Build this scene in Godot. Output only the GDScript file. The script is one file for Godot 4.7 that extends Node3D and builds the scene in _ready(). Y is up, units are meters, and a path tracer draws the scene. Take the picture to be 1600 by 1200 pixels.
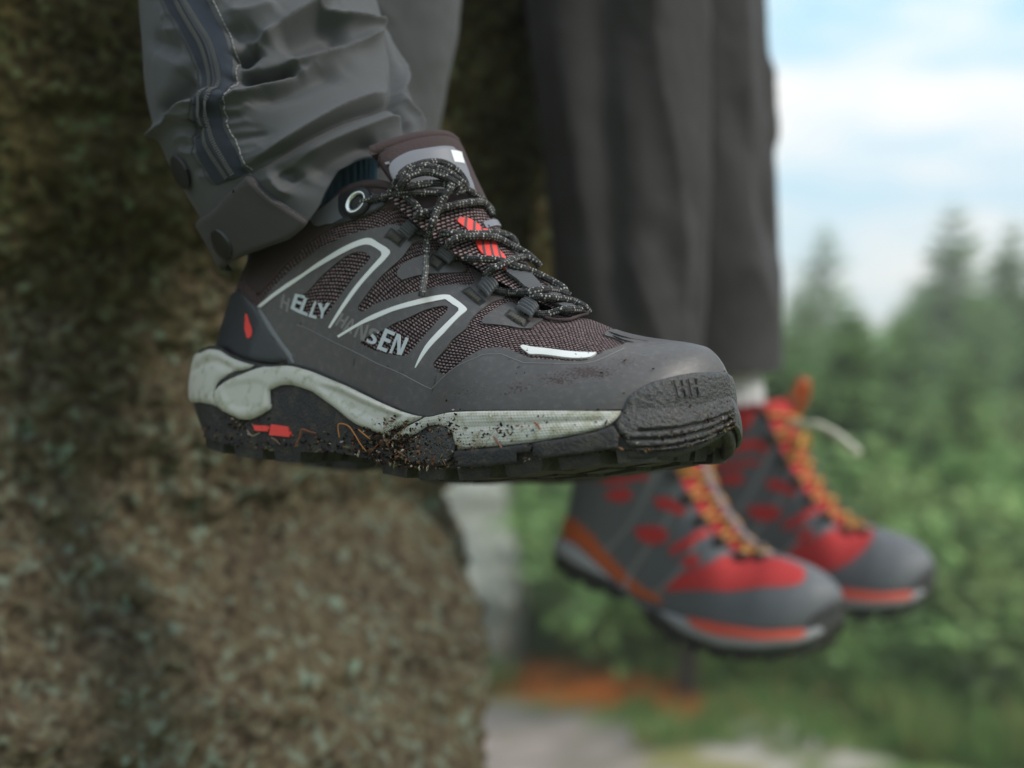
extends Node3D
# Two hikers sit on a mossy boulder; the camera looks at their dangling shoes.
# Shoes are built in millimetres on patches: a runs along the sole edge from heel (0) to toe (1), t up the side (below 0: the sole wall).

const MM := 0.001

# ------------------------------------------------------------------ patches
class Patch:
	var su := 300.0      # millimetres per unit of u
	var sv := 100.0
	var flip := 1.0
	func at(_u: float, _v: float) -> Vector3:
		return Vector3.ZERO
	func nrm(u: float, v: float) -> Vector3:
		var e := 0.003
		var d1 := at(u + e, v) - at(u - e, v)
		var d2 := at(u, v + e) - at(u, v - e)
		var n := d1.cross(d2) * flip
		return n.normalized() if n.length_squared() > 1e-20 else Vector3.UP

class Flank extends Patch:
	const N := 400
	var ol := PackedVector2Array()
	var nr := PackedVector2Array()
	var tt := PackedVector3Array()
	var yb := PackedFloat32Array()
	var yr := PackedFloat32Array()
	var kb := PackedFloat32Array()
	var ins := PackedFloat32Array()
	var heel := 23.0     # how far the heel is bevelled under
	func nrm(u: float, v: float) -> Vector3:
		var e := 0.003
		var lo := v - e
		var hi := v + e
		if v >= 0.0 and lo < 0.0:
			lo = 0.0
		if v < 0.0 and hi >= 0.0:
			hi = -0.00001
		var d1 := at(u + e, v) - at(u - e, v)
		var d2 := at(u, minf(hi, 1.0)) - at(u, maxf(lo, -1.0))
		var n := d1.cross(d2) * flip
		return n.normalized() if n.length_squared() > 1e-20 else Vector3.UP
	func at(a: float, t: float) -> Vector3:
		var f := clampf(a, 0.0, 1.0) * N
		var i := mini(int(f), N - 1)
		var u := f - i
		var o := ol[i].lerp(ol[i + 1], u)
		var n := nr[i].lerp(nr[i + 1], u)
		var b := lerpf(yb[i], yb[i + 1], u)
		var s := lerpf(ins[i], ins[i + 1], u)
		if t >= 0.0:
			var top := tt[i].lerp(tt[i + 1], u)
			var k := lerpf(kb[i], kb[i + 1], u)
			t = minf(t, 1.0)
			var h := (1.0 - cos(t * PI / 2)) * (1.0 - k) + t * k
			var g := sin(t * PI / 2) * (1.0 - k) + t * k
			o -= n * s
			b -= minf(s, 1.5)
			return Vector3(lerpf(o.x, top.x, h), lerpf(b, top.y, g), lerpf(o.y, top.z, h)) * 0.001
		var w := clampf(t + 1.0, 0.0, 1.0)
		var r := lerpf(yr[i], yr[i + 1], u)
		o += n * (3.0 * (1.0 - w) + 1.2 * sin(PI * w) + heel * clampf(1.0 - a / 0.15, 0.0, 1.0) * -pow(1.0 - w, 4.0))
		return Vector3(o.x, lerpf(r, b, w), o.y) * 0.001

class Tongue extends Patch:
	var k := PackedFloat32Array()
	var c: Array = []
	var w: Array = []
	var d: Array = []
	func at(u: float, v: float) -> Vector3:
		var p: Vector2 = Geo.herm2(k, c, v)
		var g: Vector2 = (Geo.herm2(k, c, v + 0.001) - Geo.herm2(k, c, v - 0.001)).normalized()
		var n := Vector2(g.y, -g.x)
		var sag := Geo.herm1(k, d, v) * u * u
		return Vector3(p.x - n.x * sag, p.y - n.y * sag, u * Geo.herm1(k, w, v)) * 0.001

class Tube extends Patch:
	var k := PackedFloat32Array()
	var c: Array = []
	var ax: Array = []
	var sq := 0.85
	var nu := 360
	var nv := 260
	var disp := PackedFloat32Array()
	func ring(u: float, v: float) -> Vector3:
		var p: Vector3 = Geo.herm3(k, c, v)
		var a: Vector3 = Geo.herm3(k, ax, v)
		var ph := u * TAU
		return (p - a * cos(ph) + Vector3(0, 0, a.length() * sq * sin(ph))) * 0.001
	func at(u: float, v: float) -> Vector3:
		var q := ring(u, v)
		if disp.is_empty():
			return q
		var e := 0.004
		var n := (ring(u + e, v) - ring(u - e, v)).cross(ring(u, v + e) - ring(u, v - e)).normalized() * flip
		var fu := fposmod(u, 1.0) * nu
		var fv := clampf(v, 0.0, 1.0) * (nv - 1)
		var i := int(fu) % nu
		var j := mini(int(fv), nv - 2)
		var x := fu - floorf(fu)
		var y := fv - j
		var i2 := (i + 1) % nu
		var h := lerpf(lerpf(disp[i * nv + j], disp[i2 * nv + j], x), lerpf(disp[i * nv + j + 1], disp[i2 * nv + j + 1], x), y)
		return q + n * (h * 0.001)

# ------------------------------------------------------------------ small geometry helpers
class Geo:
	static func slot(k: PackedFloat32Array, x: float) -> int:
		var i := 0
		while i < k.size() - 2 and x >= k[i + 1]:
			i += 1
		return i
	static func weights(k: PackedFloat32Array, x: float) -> Array:
		# Hermite weights on up to four knots
		var i := slot(k, x)
		var n := k.size()
		var h := k[i + 1] - k[i]
		var u := (x - k[i]) / h
		var a := 2 * u * u * u - 3 * u * u + 1
		var b := (u * u * u - 2 * u * u + u) * h
		var c := -2 * u * u * u + 3 * u * u
		var d := (u * u * u - u * u) * h
		var w := [0.0, a, c, 0.0]
		if i > 0:
			var s := b / (k[i + 1] - k[i - 1])
			w[2] += s
			w[0] -= s
		else:
			w[2] += b / h
			w[1] -= b / h
		if i + 2 < n:
			var s := d / (k[i + 2] - k[i])
			w[3] += s
			w[1] -= s
		else:
			w[2] += d / h
			w[1] -= d / h
		return [maxi(i - 1, 0), i, i + 1, mini(i + 2, n - 1), w]
	static func herm1(k: PackedFloat32Array, v: Array, x: float) -> float:
		var q := weights(k, x)
		return v[q[0]] * q[4][0] + v[q[1]] * q[4][1] + v[q[2]] * q[4][2] + v[q[3]] * q[4][3]
	static func herm2(k: PackedFloat32Array, v: Array, x: float) -> Vector2:
		var q := weights(k, x)
		return v[q[0]] * q[4][0] + v[q[1]] * q[4][1] + v[q[2]] * q[4][2] + v[q[3]] * q[4][3]
	static func herm3(k: PackedFloat32Array, v: Array, x: float) -> Vector3:
		var q := weights(k, x)
		return v[q[0]] * q[4][0] + v[q[1]] * q[4][1] + v[q[2]] * q[4][2] + v[q[3]] * q[4][3]
	static func to_poly(p: Vector2, a: PackedVector2Array, closed: bool) -> float:
		var best := 1e12
		var n := a.size()
		for i in (n if closed else n - 1):
			var q := Geometry2D.get_closest_point_to_segment(p, a[i], a[(i + 1) % n])
			best = minf(best, p.distance_squared_to(q))
		return sqrt(best)

class MB:
	var v := PackedVector3Array()
	var n := PackedVector3Array()
	var uv := PackedVector2Array()
	var col := PackedColorArray()
	var ix := PackedInt32Array()
	func add(p: Vector3, nn: Vector3, t := Vector2.ZERO, c := Color.WHITE) -> int:
		v.append(p)
		n.append(nn)
		uv.append(t)
		col.append(c)
		return v.size() - 1
	func tri(a: int, b: int, c: int) -> void:
		# front faces run clockwise
		var f := (v[b] - v[a]).cross(v[c] - v[a])
		if f.dot(n[a] + n[b] + n[c]) > 0.0:
			ix.append_array([a, c, b])
		else:
			ix.append_array([a, b, c])
	func quad(a: int, b: int, c: int, d: int) -> void:
		tri(a, b, c)
		tri(a, c, d)
	func flat(p: Array) -> void:
		# a flat polygon, fan from the first corner; its outward side is counter-clockwise
		var nn: Vector3 = (p[1] - p[0]).cross(p[2] - p[0]).normalized()
		var s := v.size()
		for q in p:
			add(q, nn)
		for i in range(1, p.size() - 1):
			tri(s, s + i, s + i + 1)
	func box(c: Vector3, x: Vector3, y: Vector3, z: Vector3) -> void:
		# half axes
		for f in [[x, y, z], [y, z, x], [z, x, y], [-x, z, y], [-y, x, z], [-z, y, x]]:
			var o: Vector3 = c + f[0]
			var s: Vector3 = f[1]
			var t: Vector3 = f[2]
			if s.cross(t).dot(f[0]) < 0.0:
				s = -s
			flat([o - s - t, o + s - t, o + s + t, o - s + t])
	func smooth() -> void:
		var acc := PackedVector3Array()
		acc.resize(v.size())
		for i in range(0, ix.size(), 3):
			var f := (v[ix[i + 2]] - v[ix[i]]).cross(v[ix[i + 1]] - v[ix[i]])
			for j in 3:
				acc[ix[i + j]] += f
		for i in v.size():
			if acc[i].length_squared() > 1e-24:
				n[i] = acc[i].normalized()
	func mesh() -> ArrayMesh:
		var arr := []
		arr.resize(Mesh.ARRAY_MAX)
		arr[Mesh.ARRAY_VERTEX] = v
		arr[Mesh.ARRAY_NORMAL] = n
		arr[Mesh.ARRAY_TEX_UV] = uv
		arr[Mesh.ARRAY_COLOR] = col
		arr[Mesh.ARRAY_INDEX] = ix
		var m := ArrayMesh.new()
		m.add_surface_from_arrays(Mesh.PRIMITIVE_TRIANGLES, arr)
		return m
	func tube(pts: Array, radii: Array, seg := 10, closed := true) -> void:
		# a round cord through points (metres); radii in metres
		var up := Vector3(0.31, 0.77, 0.55)
		var s := v.size()
		var run := 0.0
		var m := pts.size()
		var side := Vector3.ZERO
		for i in m:
			var d: Vector3 = (pts[mini(i + 1, m - 1)] - pts[maxi(i - 1, 0)]).normalized()
			if side == Vector3.ZERO:
				side = d.cross(up).normalized()
			side = (side - d * side.dot(d)).normalized()
			var oth := d.cross(side)
			if i > 0:
				run += pts[i].distance_to(pts[i - 1])
			for j in seg + 1:
				var a := TAU * j / seg
				var nn := side * cos(a) + oth * sin(a)
				add(pts[i] + nn * radii[mini(i, radii.size() - 1)], nn, Vector2(float(j) / seg, run * 1000.0))
		for i in m - 1:
			for j in seg:
				var b := s + i * (seg + 1) + j
				quad(b, b + 1, b + seg + 2, b + seg + 1)
		if closed:
			for e in [0, m - 1]:
				var d: Vector3 = (pts[0] - pts[1]) if e == 0 else (pts[m - 1] - pts[m - 2])
				d = d.normalized()
				var cc := add(pts[e], d)
				for j in seg:
					var b: int = s + e * (seg + 1) + j
					var p1 := add(v[b], d)
					var p2 := add(v[b + 1], d)
					tri(cc, p1, p2)

static func spline(p: Array, sub: int) -> Array:
	var out := []
	var n := p.size()
	for i in n - 1:
		var a: Vector3 = p[maxi(i - 1, 0)]
		var b: Vector3 = p[i]
		var c: Vector3 = p[i + 1]
		var d: Vector3 = p[mini(i + 2, n - 1)]
		for j in sub:
			out.append(b.cubic_interpolate(c, a, d, float(j) / sub))
	out.append(p[n - 1])
	return out

static func pts2(a: Array, sx := 0.001, sy := 0.001) -> PackedVector2Array:
	var r := PackedVector2Array()
	for i in range(0, a.size(), 2):
		r.append(Vector2(a[i] * sx, a[i + 1] * sy))
	return r

static func pts3(a: Array) -> Array:
	var r := []
	for i in range(0, a.size(), 3):
		r.append(Vector3(a[i], a[i + 1], a[i + 2]) * 0.001)
	return r

static func scaled(p: PackedVector2Array, s: Vector2) -> PackedVector2Array:
	var r := PackedVector2Array()
	for q in p:
		r.append(q * s)
	return r

# rounds a traced outline, keeping corners sharper than about 50 degrees
static func rounded(p: PackedVector2Array, sub := 3, closed := true) -> PackedVector2Array:
	var r := PackedVector2Array()
	var n := p.size()
	for i in (n if closed else n - 1):
		var a := p[(i - 1 + n) % n] if closed else p[maxi(i - 1, 0)]
		var b := p[i]
		var c := p[(i + 1) % n]
		var d := p[(i + 2) % n] if closed else p[mini(i + 2, n - 1)]
		if absf((b - a).angle_to(c - b)) > 0.9:
			a = b - (c - b)
		if absf((c - b).angle_to(d - c)) > 0.9:
			d = c + (c - b)
		for j in sub:
			r.append(b.cubic_interpolate(c, a, d, float(j) / sub))
	if not closed:
		r.append(p[n - 1])
	return r

# A sheet of material laid on a patch: outline and holes in patch units; h is its thickness, "bevel" rounds its rim over so many millimetres,
# "relief" is a list of [line, depth, width] ridges or grooves. Its rim is closed down to the surface beneath.
static func sheet(p: Patch, outline: PackedVector2Array, holes: Array, h: float, o := {}) -> ArrayMesh:
	var s := Vector2(p.su, o.get("sv", p.sv))
	var poly := scaled(outline, s)
	var cut := []
	for q in holes:
		cut.append(scaled(q, s))
	var step: float = o.get("step", 1.4)
	var bevel: float = o.get("bevel", 0.0)
	var edge: float = o.get("edge", h if bevel <= 0.0 else h * 0.35)
	var base: float = o.get("base", 0.0)
	var relief := []
	for q in o.get("relief", []):
		var line := scaled(q[0], s)
		var box := Rect2(line[0], Vector2.ZERO)
		for w in line:
			box = box.expand(w)
		relief.append([line, q[1], q[2], box.grow(q[2] * 3.0), q[3] if q.size() > 3 else 0])
	var box := Rect2(poly[0], Vector2.ZERO)
	for q in poly:
		box = box.expand(q)
	box = box.grow(step * 0.37)
	var nx := int(ceil(box.size.x / step)) + 1
	var ny := int(ceil(box.size.y / step)) + 1
	var inside := PackedByteArray()
	inside.resize((nx + 1) * (ny + 1))
	for i in nx + 1:
		for j in ny + 1:
			var q := box.position + Vector2(i, j) * step
			var ok := Geometry2D.is_point_in_polygon(q, poly)
			if ok:
				for c in cut:
					if Geometry2D.is_point_in_polygon(q, c):
						ok = false
						break
			inside[i * (ny + 1) + j] = 1 if ok else 0
	var crossed := {}
	for ring in [poly] + cut:
		var m: int = ring.size()
		for i in m:
			var a: Vector2 = ring[i]
			var b: Vector2 = ring[(i + 1) % m]
			var k := int(a.distance_to(b) / (step * 0.2)) + 1
			for j in k + 1:
				var q := (a.lerp(b, float(j) / k) - box.position) / step
				crossed[Vector2i(floori(q.x), floori(q.y))] = true
	var pts := PackedVector2Array()
	var known := {}
	var tris := PackedInt32Array()
	for i in nx:
		for j in ny:
			var o0 := box.position + Vector2(i, j) * step
			var cell := PackedVector2Array([o0, o0 + Vector2(step, 0), o0 + Vector2(step, step), o0 + Vector2(0, step)])
			var pieces := []
			if crossed.has(Vector2i(i, j)):
				pieces = Geometry2D.intersect_polygons(cell, poly)
				for c in cut:
					var rest := []
					for q in pieces:
						for w in Geometry2D.clip_polygons(q, c):
							rest.append(w)
					pieces = rest
			elif inside[i * (ny + 1) + j] == 1:
				pieces = [cell]
			for q in pieces:
				var t := PackedInt32Array([0, 1, 2, 0, 2, 3]) if q.size() == 4 and q == cell else Geometry2D.triangulate_polygon(q)
				var id := PackedInt32Array()
				for w in q:
					var key := Vector2i(roundi(w.x * 60), roundi(w.y * 60))
					if not known.has(key):
						known[key] = pts.size()
						pts.append(w)
					id.append(known[key])
				for w in range(0, t.size(), 3):
					var a := id[t[w]]
					var b := id[t[w + 1]]
					var c := id[t[w + 2]]
					if a != b and b != c and a != c:
						tris.append_array([a, b, c])
	var mb := MB.new()
	var low := PackedVector3Array()
	for q in pts:
		var u := q.x / s.x
		var v := q.y / s.y
		var hh := h
		if bevel > 0.0:
			var d := Geo.to_poly(q, poly, true)
			for c in cut:
				d = minf(d, Geo.to_poly(q, c, true))
			var e := 1.0 - minf(d / bevel, 1.0)
			hh = lerpf(edge, h, sqrt(maxf(0.0, 1.0 - e * e)))
		for r in relief:
			if r[3].has_point(q):
				if r[4] == 1:
					# a sunk or raised field: the line is its outline, the width its slope
					if Geometry2D.is_point_in_polygon(q, r[0]):
						hh += r[1] * smoothstep(0.0, r[2], Geo.to_poly(q, r[0], true))
				else:
					hh += r[1] * exp(-pow(Geo.to_poly(q, r[0], false) / r[2], 2.0))
		var nn := p.nrm(u, v)
		var at := p.at(u, v)
		mb.add(at + nn * (base + hh) * 0.001, nn, q)
		low.append(at + nn * (base - 0.25) * 0.001)
	var edges := {}
	for i in range(0, tris.size(), 3):
		mb.tri(tris[i], tris[i + 1], tris[i + 2])
		for j in 3:
			var a := tris[i + j]
			var b := tris[i + (j + 1) % 3]
			var key := Vector2i(mini(a, b), maxi(a, b))
			if edges.has(key):
				edges.erase(key)
			else:
				edges[key] = tris[i + (j + 2) % 3]
	mb.smooth()
	for key in edges:
		var a: int = key.x
		var b: int = key.y
		var c: int = edges[key]
		var pa := mb.v[a]
		var pb := mb.v[b]
		var out := (pb - pa).cross(mb.n[a])
		if out.dot((pa + pb) * 0.5 - mb.v[c]) < 0.0:
			out = -out
		out = out.normalized()
		var q0 := mb.add(pa, out, mb.uv[a])
		var q1 := mb.add(pb, out, mb.uv[b])
		var q2 := mb.add(low[b], out, mb.uv[b])
		var q3 := mb.add(low[a], out, mb.uv[a])
		mb.quad(q0, q1, q2, q3)
	return mb.mesh()

# a plain rectangle of a patch
static func field(p: Patch, u0: float, u1: float, v0: float, v1: float, nu: int, nv: int, off := 0.0) -> ArrayMesh:
	var mb := MB.new()
	for i in nu + 1:
		for j in nv + 1:
			var u := lerpf(u0, u1, float(i) / nu)
			var v := lerpf(v0, v1, float(j) / nv)
			var nn := p.nrm(u, v)
			mb.add(p.at(u, v) + nn * off * 0.001, nn, Vector2(u * p.su, v * p.sv))
	for i in nu:
		for j in nv:
			var b := i * (nv + 1) + j
			mb.quad(b, b + 1, b + nv + 2, b + nv + 1)
	return mb.mesh()

# ------------------------------------------------------------------ naming
var taken := {}
func numbered(called: String) -> String:
	taken[called] = taken.get(called, -1) + 1
	return called if taken[called] == 0 else "%s_%03d" % [called, taken[called]]

func tag(o: Node, label: String, category: String, group := "", kind := "") -> Node:
	if label:
		o.set_meta("label", label)
	if category:
		o.set_meta("category", category)
	if group:
		o.set_meta("group", group)
	if kind:
		o.set_meta("kind", kind)
	return o

func thing(called: String, label: String, category: String, at := Transform3D.IDENTITY, group := "") -> Node3D:
	var o := Node3D.new()
	o.name = numbered(called)
	o.transform = at
	add_child(o, true)
	tag(o, label, category, group)
	return o

func part(called: String, m: Mesh, mat: Material, parent: Node = null) -> MeshInstance3D:
	var o := MeshInstance3D.new()
	o.mesh = m
	o.material_override = mat
	if parent == null:
		o.name = numbered(called)
		add_child(o, true)
		return o
	var n := 0
	for c in parent.get_children():
		var s := str(c.name)
		if s == called or (s.begins_with(called + "_") and s.length() == called.length() + 4 and s.right(3).is_valid_int()):
			n += 1
	o.name = called if n == 0 else "%s_%03d" % [called, n]
	parent.add_child(o, true)
	return o

func copy_of(o: Node3D, label: String, group: String) -> Node3D:
	var c: Node3D = o.duplicate()
	c.name = numbered(str(o.name).trim_suffix("_000"))
	add_child(c, true)
	c.set_meta("label", label)
	if group:
		c.set_meta("group", group)
	return c

# ------------------------------------------------------------------ materials
func lin(r: float, g: float, b: float) -> Color:
	return Color(r, g, b).linear_to_srgb()

func mat(c: Color, rough := 0.7, spec := 0.5) -> StandardMaterial3D:
	var m := StandardMaterial3D.new()
	m.albedo_color = c
	m.roughness = rough
	m.metallic_specular = spec
	return m

func noise(freq: float, sd: int, oct := 3, kind := FastNoiseLite.TYPE_SIMPLEX_SMOOTH) -> FastNoiseLite:
	var n := FastNoiseLite.new()
	n.noise_type = kind
	n.frequency = freq
	n.seed = sd
	n.fractal_octaves = oct
	return n

func put(d: PackedByteArray, i: int, c: Color) -> void:
	d[i] = int(clampf(c.r, 0, 1) * 255.0)
	d[i + 1] = int(clampf(c.g, 0, 1) * 255.0)
	d[i + 2] = int(clampf(c.b, 0, 1) * 255.0)

func picture(w: int, h: int, d: PackedByteArray, grey := false) -> ImageTexture:
	return ImageTexture.create_from_image(Image.create_from_data(w, h, false, Image.FORMAT_L8 if grey else Image.FORMAT_RGB8, d))

# seamless grey noise for fine relief
func grain(size: int, freq: float, sd: int, oct := 3, kind := FastNoiseLite.TYPE_SIMPLEX_SMOOTH) -> NoiseTexture2D:
	var t := NoiseTexture2D.new()
	t.width = size
	t.height = size
	t.seamless = true
	t.noise = noise(freq, sd, oct, kind)
	return t

func bump(m: StandardMaterial3D, t: Texture2D, mm: float) -> StandardMaterial3D:
	m.heightmap_enabled = true
	m.heightmap_texture = t
	m.heightmap_scale = mm * 0.1
	return m

func tiled(m: StandardMaterial3D, mm_u: float, mm_v: float) -> StandardMaterial3D:
	m.uv1_scale = Vector3(1.0 / mm_u, 1.0 / mm_v, 1)
	return m

# grain that lies in space, so meshes need no coordinates; mm is the size of one tile
func spatial(m: StandardMaterial3D, mm: float) -> StandardMaterial3D:
	m.uv1_triplanar = true
	m.uv1_scale = Vector3.ONE * (1000.0 / mm)
	return m

# knitted upper: rows of small bars, each row shifted by half a bar
func knit(thread: Color, gap: Color, open: float, sd: int) -> StandardMaterial3D:
	var n := 512
	var c := PackedByteArray()
	var b := PackedByteArray()
	c.resize(n * n * 3)
	b.resize(n * n)
	var rng := RandomNumberGenerator.new()
	rng.seed = sd
	var tone := []
	var shift := []
	for i in 16 * 20:
		tone.append(rng.randf_range(0.72, 1.2))
		shift.append(Vector2(rng.randf_range(-0.07, 0.07), rng.randf_range(-0.07, 0.07)))
	for y in n:
		var fy := y * 20.0 / n
		var row := int(fy)
		for x in n:
			var fx := x * 16.0 / n + (0.5 if row % 2 else 0.0)
			var colm := int(fx) % 16
			var k := row * 16 + colm
			var s: Vector2 = shift[k]
			var p := Vector2(fx - floorf(fx) - 0.5, fy - row - 0.5) + s
			p.y += absf(p.x) * 0.35 - 0.08
			var h := 1.0 - pow(absf(p.x) / 0.47, 2.2) - pow(absf(p.y) / open, 2.0)
			h = clampf(h * 1.4, 0.0, 1.0)
			var strand := 0.85 + 0.15 * sin(p.y * 40.0 + p.x * 9.0)
			var q := gap.lerp(thread * (tone[k] * strand), h)
			put(c, (y * n + x) * 3, q.linear_to_srgb())
			b[y * n + x] = int(255.0 * sqrt(h))
	var m := mat(Color.WHITE, 0.85, 0.3)
	m.albedo_texture = picture(n, n, c)
	bump(m, picture(n, n, b, true), 0.4)
	return tiled(m, 34, 34)

# cord with light flecks
func cord_material(dark: Color, light: Color, sd: int) -> StandardMaterial3D:
	var w := 64
	var h := 256
	var c := PackedByteArray()
	var b := PackedByteArray()
	c.resize(w * h * 3)
	b.resize(w * h)
	var rng := RandomNumberGenerator.new()
	rng.seed = sd
	var on := []
	for i in 8 * 16:
		var r := i / 8
		var dense: float = 0.62 if (r / 4) % 2 == 0 else 0.3
		on.append(rng.randf_range(0.55, 1.1) if rng.randf() < dense and (i + r) % 2 == 0 else (rng.randf_range(0.0, 0.16)))
	for y in h:
		for x in w:
			var fx := x * 8.0 / w
			var fy := y * 16.0 / h + 0.5 * (int(fx) % 2)
			var k := (int(fy) % 16) * 8 + int(fx) % 8
			var p := Vector2(fx - floorf(fx) - 0.5, fy - floorf(fy) - 0.5)
			var q := clampf((1.0 - pow(absf(p.x) / 0.5, 3.0) - pow(absf(p.y) / 0.48, 3.0)) * 1.6, 0.0, 1.0)
			put(c, (y * w + x) * 3, (dark * 0.5).lerp(dark.lerp(light, on[k]), q).linear_to_srgb())
			b[y * w + x] = int(255.0 * q)
	var m := mat(Color.WHITE, 0.8, 0.3)
	m.albedo_texture = picture(w, h, c)
	bump(m, picture(w, h, b, true), 0.25)
	m.uv1_scale = Vector3(1, 1.0 / 12.0, 1)
	return m

# light foam of the midsole over the whole lateral wall (330 x 26 mm): dimples, soil specks, damp stains
func foam() -> StandardMaterial3D:
	var w := 2048
	var h := 176
	var c := PackedByteArray()
	var b := PackedByteArray()
	c.resize(w * h * 3)
	b.resize(w * h)
	var n1 := noise(0.9, 11, 3)
	var n2 := noise(0.12, 12, 3)
	var n3 := noise(2.2, 13, 2)
	var clean := Color(0.44, 0.43, 0.385)
	var soil := Color(0.035, 0.028, 0.016)
	var damp := Color(0.20, 0.22, 0.11)
	var rust := Color(0.17, 0.045, 0.02)
	for y in h:
		var v := y * 26.0 / h     # 0 at the bottom of the wall
		for x in w:
			var u := x * 330.0 / w
			var f := u / 330.0
			var a := n1.get_noise_2d(u, v) * 0.65 + n3.get_noise_2d(u, v) * 0.5
			var z := n2.get_noise_2d(u, v)
			# soil gathers under the arch and the ball of the foot, and along the lower rim
			var dirty := 1.35 * exp(-pow((f - 0.535) / 0.055, 2.0)) * exp(-pow(maxf(v - 8.0, 0.0) / 9.0, 2.0)) + 0.5 * exp(-pow((f - 0.62) / 0.06, 2.0)) * exp(-pow(maxf(v - 9.0, 0.0) / 6.0, 2.0))
			dirty += 0.32 * exp(-pow((f - 0.14) / 0.03, 2.0)) * (1.0 - smoothstep(2.0, 11.0, v)) + 0.17 * smoothstep(0.5, 0.8, f)
			var k := smoothstep(0.50, 0.70, a + dirty * 0.66 + z * 0.24)
			var wet := smoothstep(0.0, 0.6, z + dirty * 0.5 - 0.02 + 0.25 * exp(-pow((f - 0.80) / 0.035, 2.0))) * 0.55
			var q := clean * (0.96 + 0.06 * a)
			q = q.lerp(damp, wet * 0.75).lerp(rust if z > 0.25 and f > 0.55 else soil, k)
			put(c, (y * w + x) * 3, q.linear_to_srgb())
			# dimples
			var fy := v / 1.3
			var fx := u / 1.5 + (0.5 if int(fy) % 2 else 0.0)
			var p := Vector2(fx - floorf(fx) - 0.5, fy - floorf(fy) - 0.5)
			var dot := 0.5 + (0.4 * smoothstep(0.48, 0.25, p.length()) if f > 0.535 else 0.12 * a)
			b[y * w + x] = int(255.0 * clampf(dot + k * 0.3, 0, 1))
	var m := mat(Color.WHITE, 0.75, 0.35)
	m.albedo_texture = picture(w, h, c)
	bump(m, picture(w, h, b, true), 0.42)
	return tiled(m, 330, 26)

# dark film of the upper over the whole lateral side (330 x 100 mm): fine grain, dried mud near the toe, scuffs
func film() -> StandardMaterial3D:
	var w := 2048
	var h := 620
	var c := PackedByteArray()
	var b := PackedByteArray()
	c.resize(w * h * 3)
	b.resize(w * h)
	var n1 := noise(1.6, 21, 2)
	var n2 := noise(0.18, 22, 4)
	var n3 := noise(0.5, 23, 3)
	var base := Color(0.062, 0.056, 0.054)
	var mud := Color(0.030, 0.011, 0.008)
	var dust := Color(0.125, 0.112, 0.105)
	var spots := [[0.795, 0.30, 11.0, 5.5, 1.0], [0.755, 0.22, 8.0, 4.5, 0.75], [0.70, 0.16, 7.0, 4.0, 0.6], [0.84, 0.42, 8.0, 6.0, 0.45], [0.62, 0.12, 14.0, 5.0, 0.3]]
	var scuffs := [[0.556, 0.17, 0.5, 5.0], [0.49, 0.16, 1.6, 0.4], [0.67, 0.36, 0.5, 0.6], [0.69, 0.3, 0.9, 0.9], [0.74, 0.33, 0.6, 0.6], [0.585, 0.50, 0.8, 0.8], [0.60, 0.62, 0.5, 0.5], [0.86, 0.75, 1.2, 0.8], [0.80, 0.5, 0.5, 1.4], [0.90, 0.5, 0.5, 0.5], [0.93, 0.35, 0.7, 0.5], [0.40, 0.1, 0.5, 1.6]]
	for y in h:
		var v := y * 100.0 / h
		for x in w:
			var u := x * 330.0 / w
			var a := n1.get_noise_2d(u, v)
			var z := n2.get_noise_2d(u, v)
			var q := base * (1.0 + 0.34 * a + 0.14 * z)
			q = q.lerp(dust, clampf(0.25 * smoothstep(0.15, 0.6, z), 0, 1))
			if u > 185.0:
				var k := 0.0
				for s in spots:
					var dx: float = (u - s[0] * 330.0) / s[2]
					var dy: float = (v - s[1] * 100.0) / s[3]
					k += s[4] * exp(-(dx * dx + dy * dy))
				if k > 0.05:
					k = smoothstep(0.34, 0.62, k * 0.75 + n3.get_noise_2d(u, v) * 0.75 + a * 0.15)
					q = q.lerp(mud, k)
			for s in scuffs:
				if absf(u - s[0] * 330.0) < 6.0 and absf(v - s[1] * 100.0) < 6.0:
					var dx: float = (u - s[0] * 330.0 + a * 0.8) / s[2]
					var dy: float = (v - s[1] * 100.0 + a * 0.8) / s[3]
					if dx * dx + dy * dy < 1.0:
						q = Color(0.012, 0.011, 0.011)
			put(c, (y * w + x) * 3, q.linear_to_srgb())
			b[y * w + x] = int(255.0 * clampf(0.5 + 0.3 * a + 0.2 * z, 0, 1))
	var m := mat(Color.WHITE, 0.42, 0.5)
	m.albedo_texture = picture(w, h, c)
	bump(m, picture(w, h, b, true), 0.13)
	return tiled(m, 330, 100)

# black rubber with pale dust specks
func rubber(c: Color, sd: int, mm := 0.35, rough := 0.6, dusty := 0.25) -> StandardMaterial3D:
	var n := 512
	var d := PackedByteArray()
	var b := PackedByteArray()
	d.resize(n * n * 3)
	b.resize(n * n)
	var n1 := noise(0.05, sd, 3)
	var n2 := noise(0.21, sd + 1, 2)
	var n3 := noise(0.011, sd + 2, 2)
	for y in n:
		for x in n:
			var a := n1.get_noise_2d(x, y)
			var s := n2.get_noise_2d(x, y)
			var z := n3.get_noise_2d(x, y)
			var q := c * (1.0 + 0.35 * a)
			q = q.lerp(Color(0.20, 0.18, 0.14), smoothstep(0.38, 0.62, s + z * 0.35) * dusty * 2.0)
			q = q.lerp(Color(0.075, 0.065, 0.03), smoothstep(0.15, 0.5, z) * dusty)
			put(d, (y * n + x) * 3, q.linear_to_srgb())
			b[y * n + x] = int(255.0 * clampf(0.5 + 0.5 * a + 0.25 * s, 0, 1))
	var m := mat(Color.WHITE, rough, 0.45)
	m.albedo_texture = picture(n, n, d)
	bump(m, picture(n, n, b, true), mm)
	return spatial(m, 60)

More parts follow.
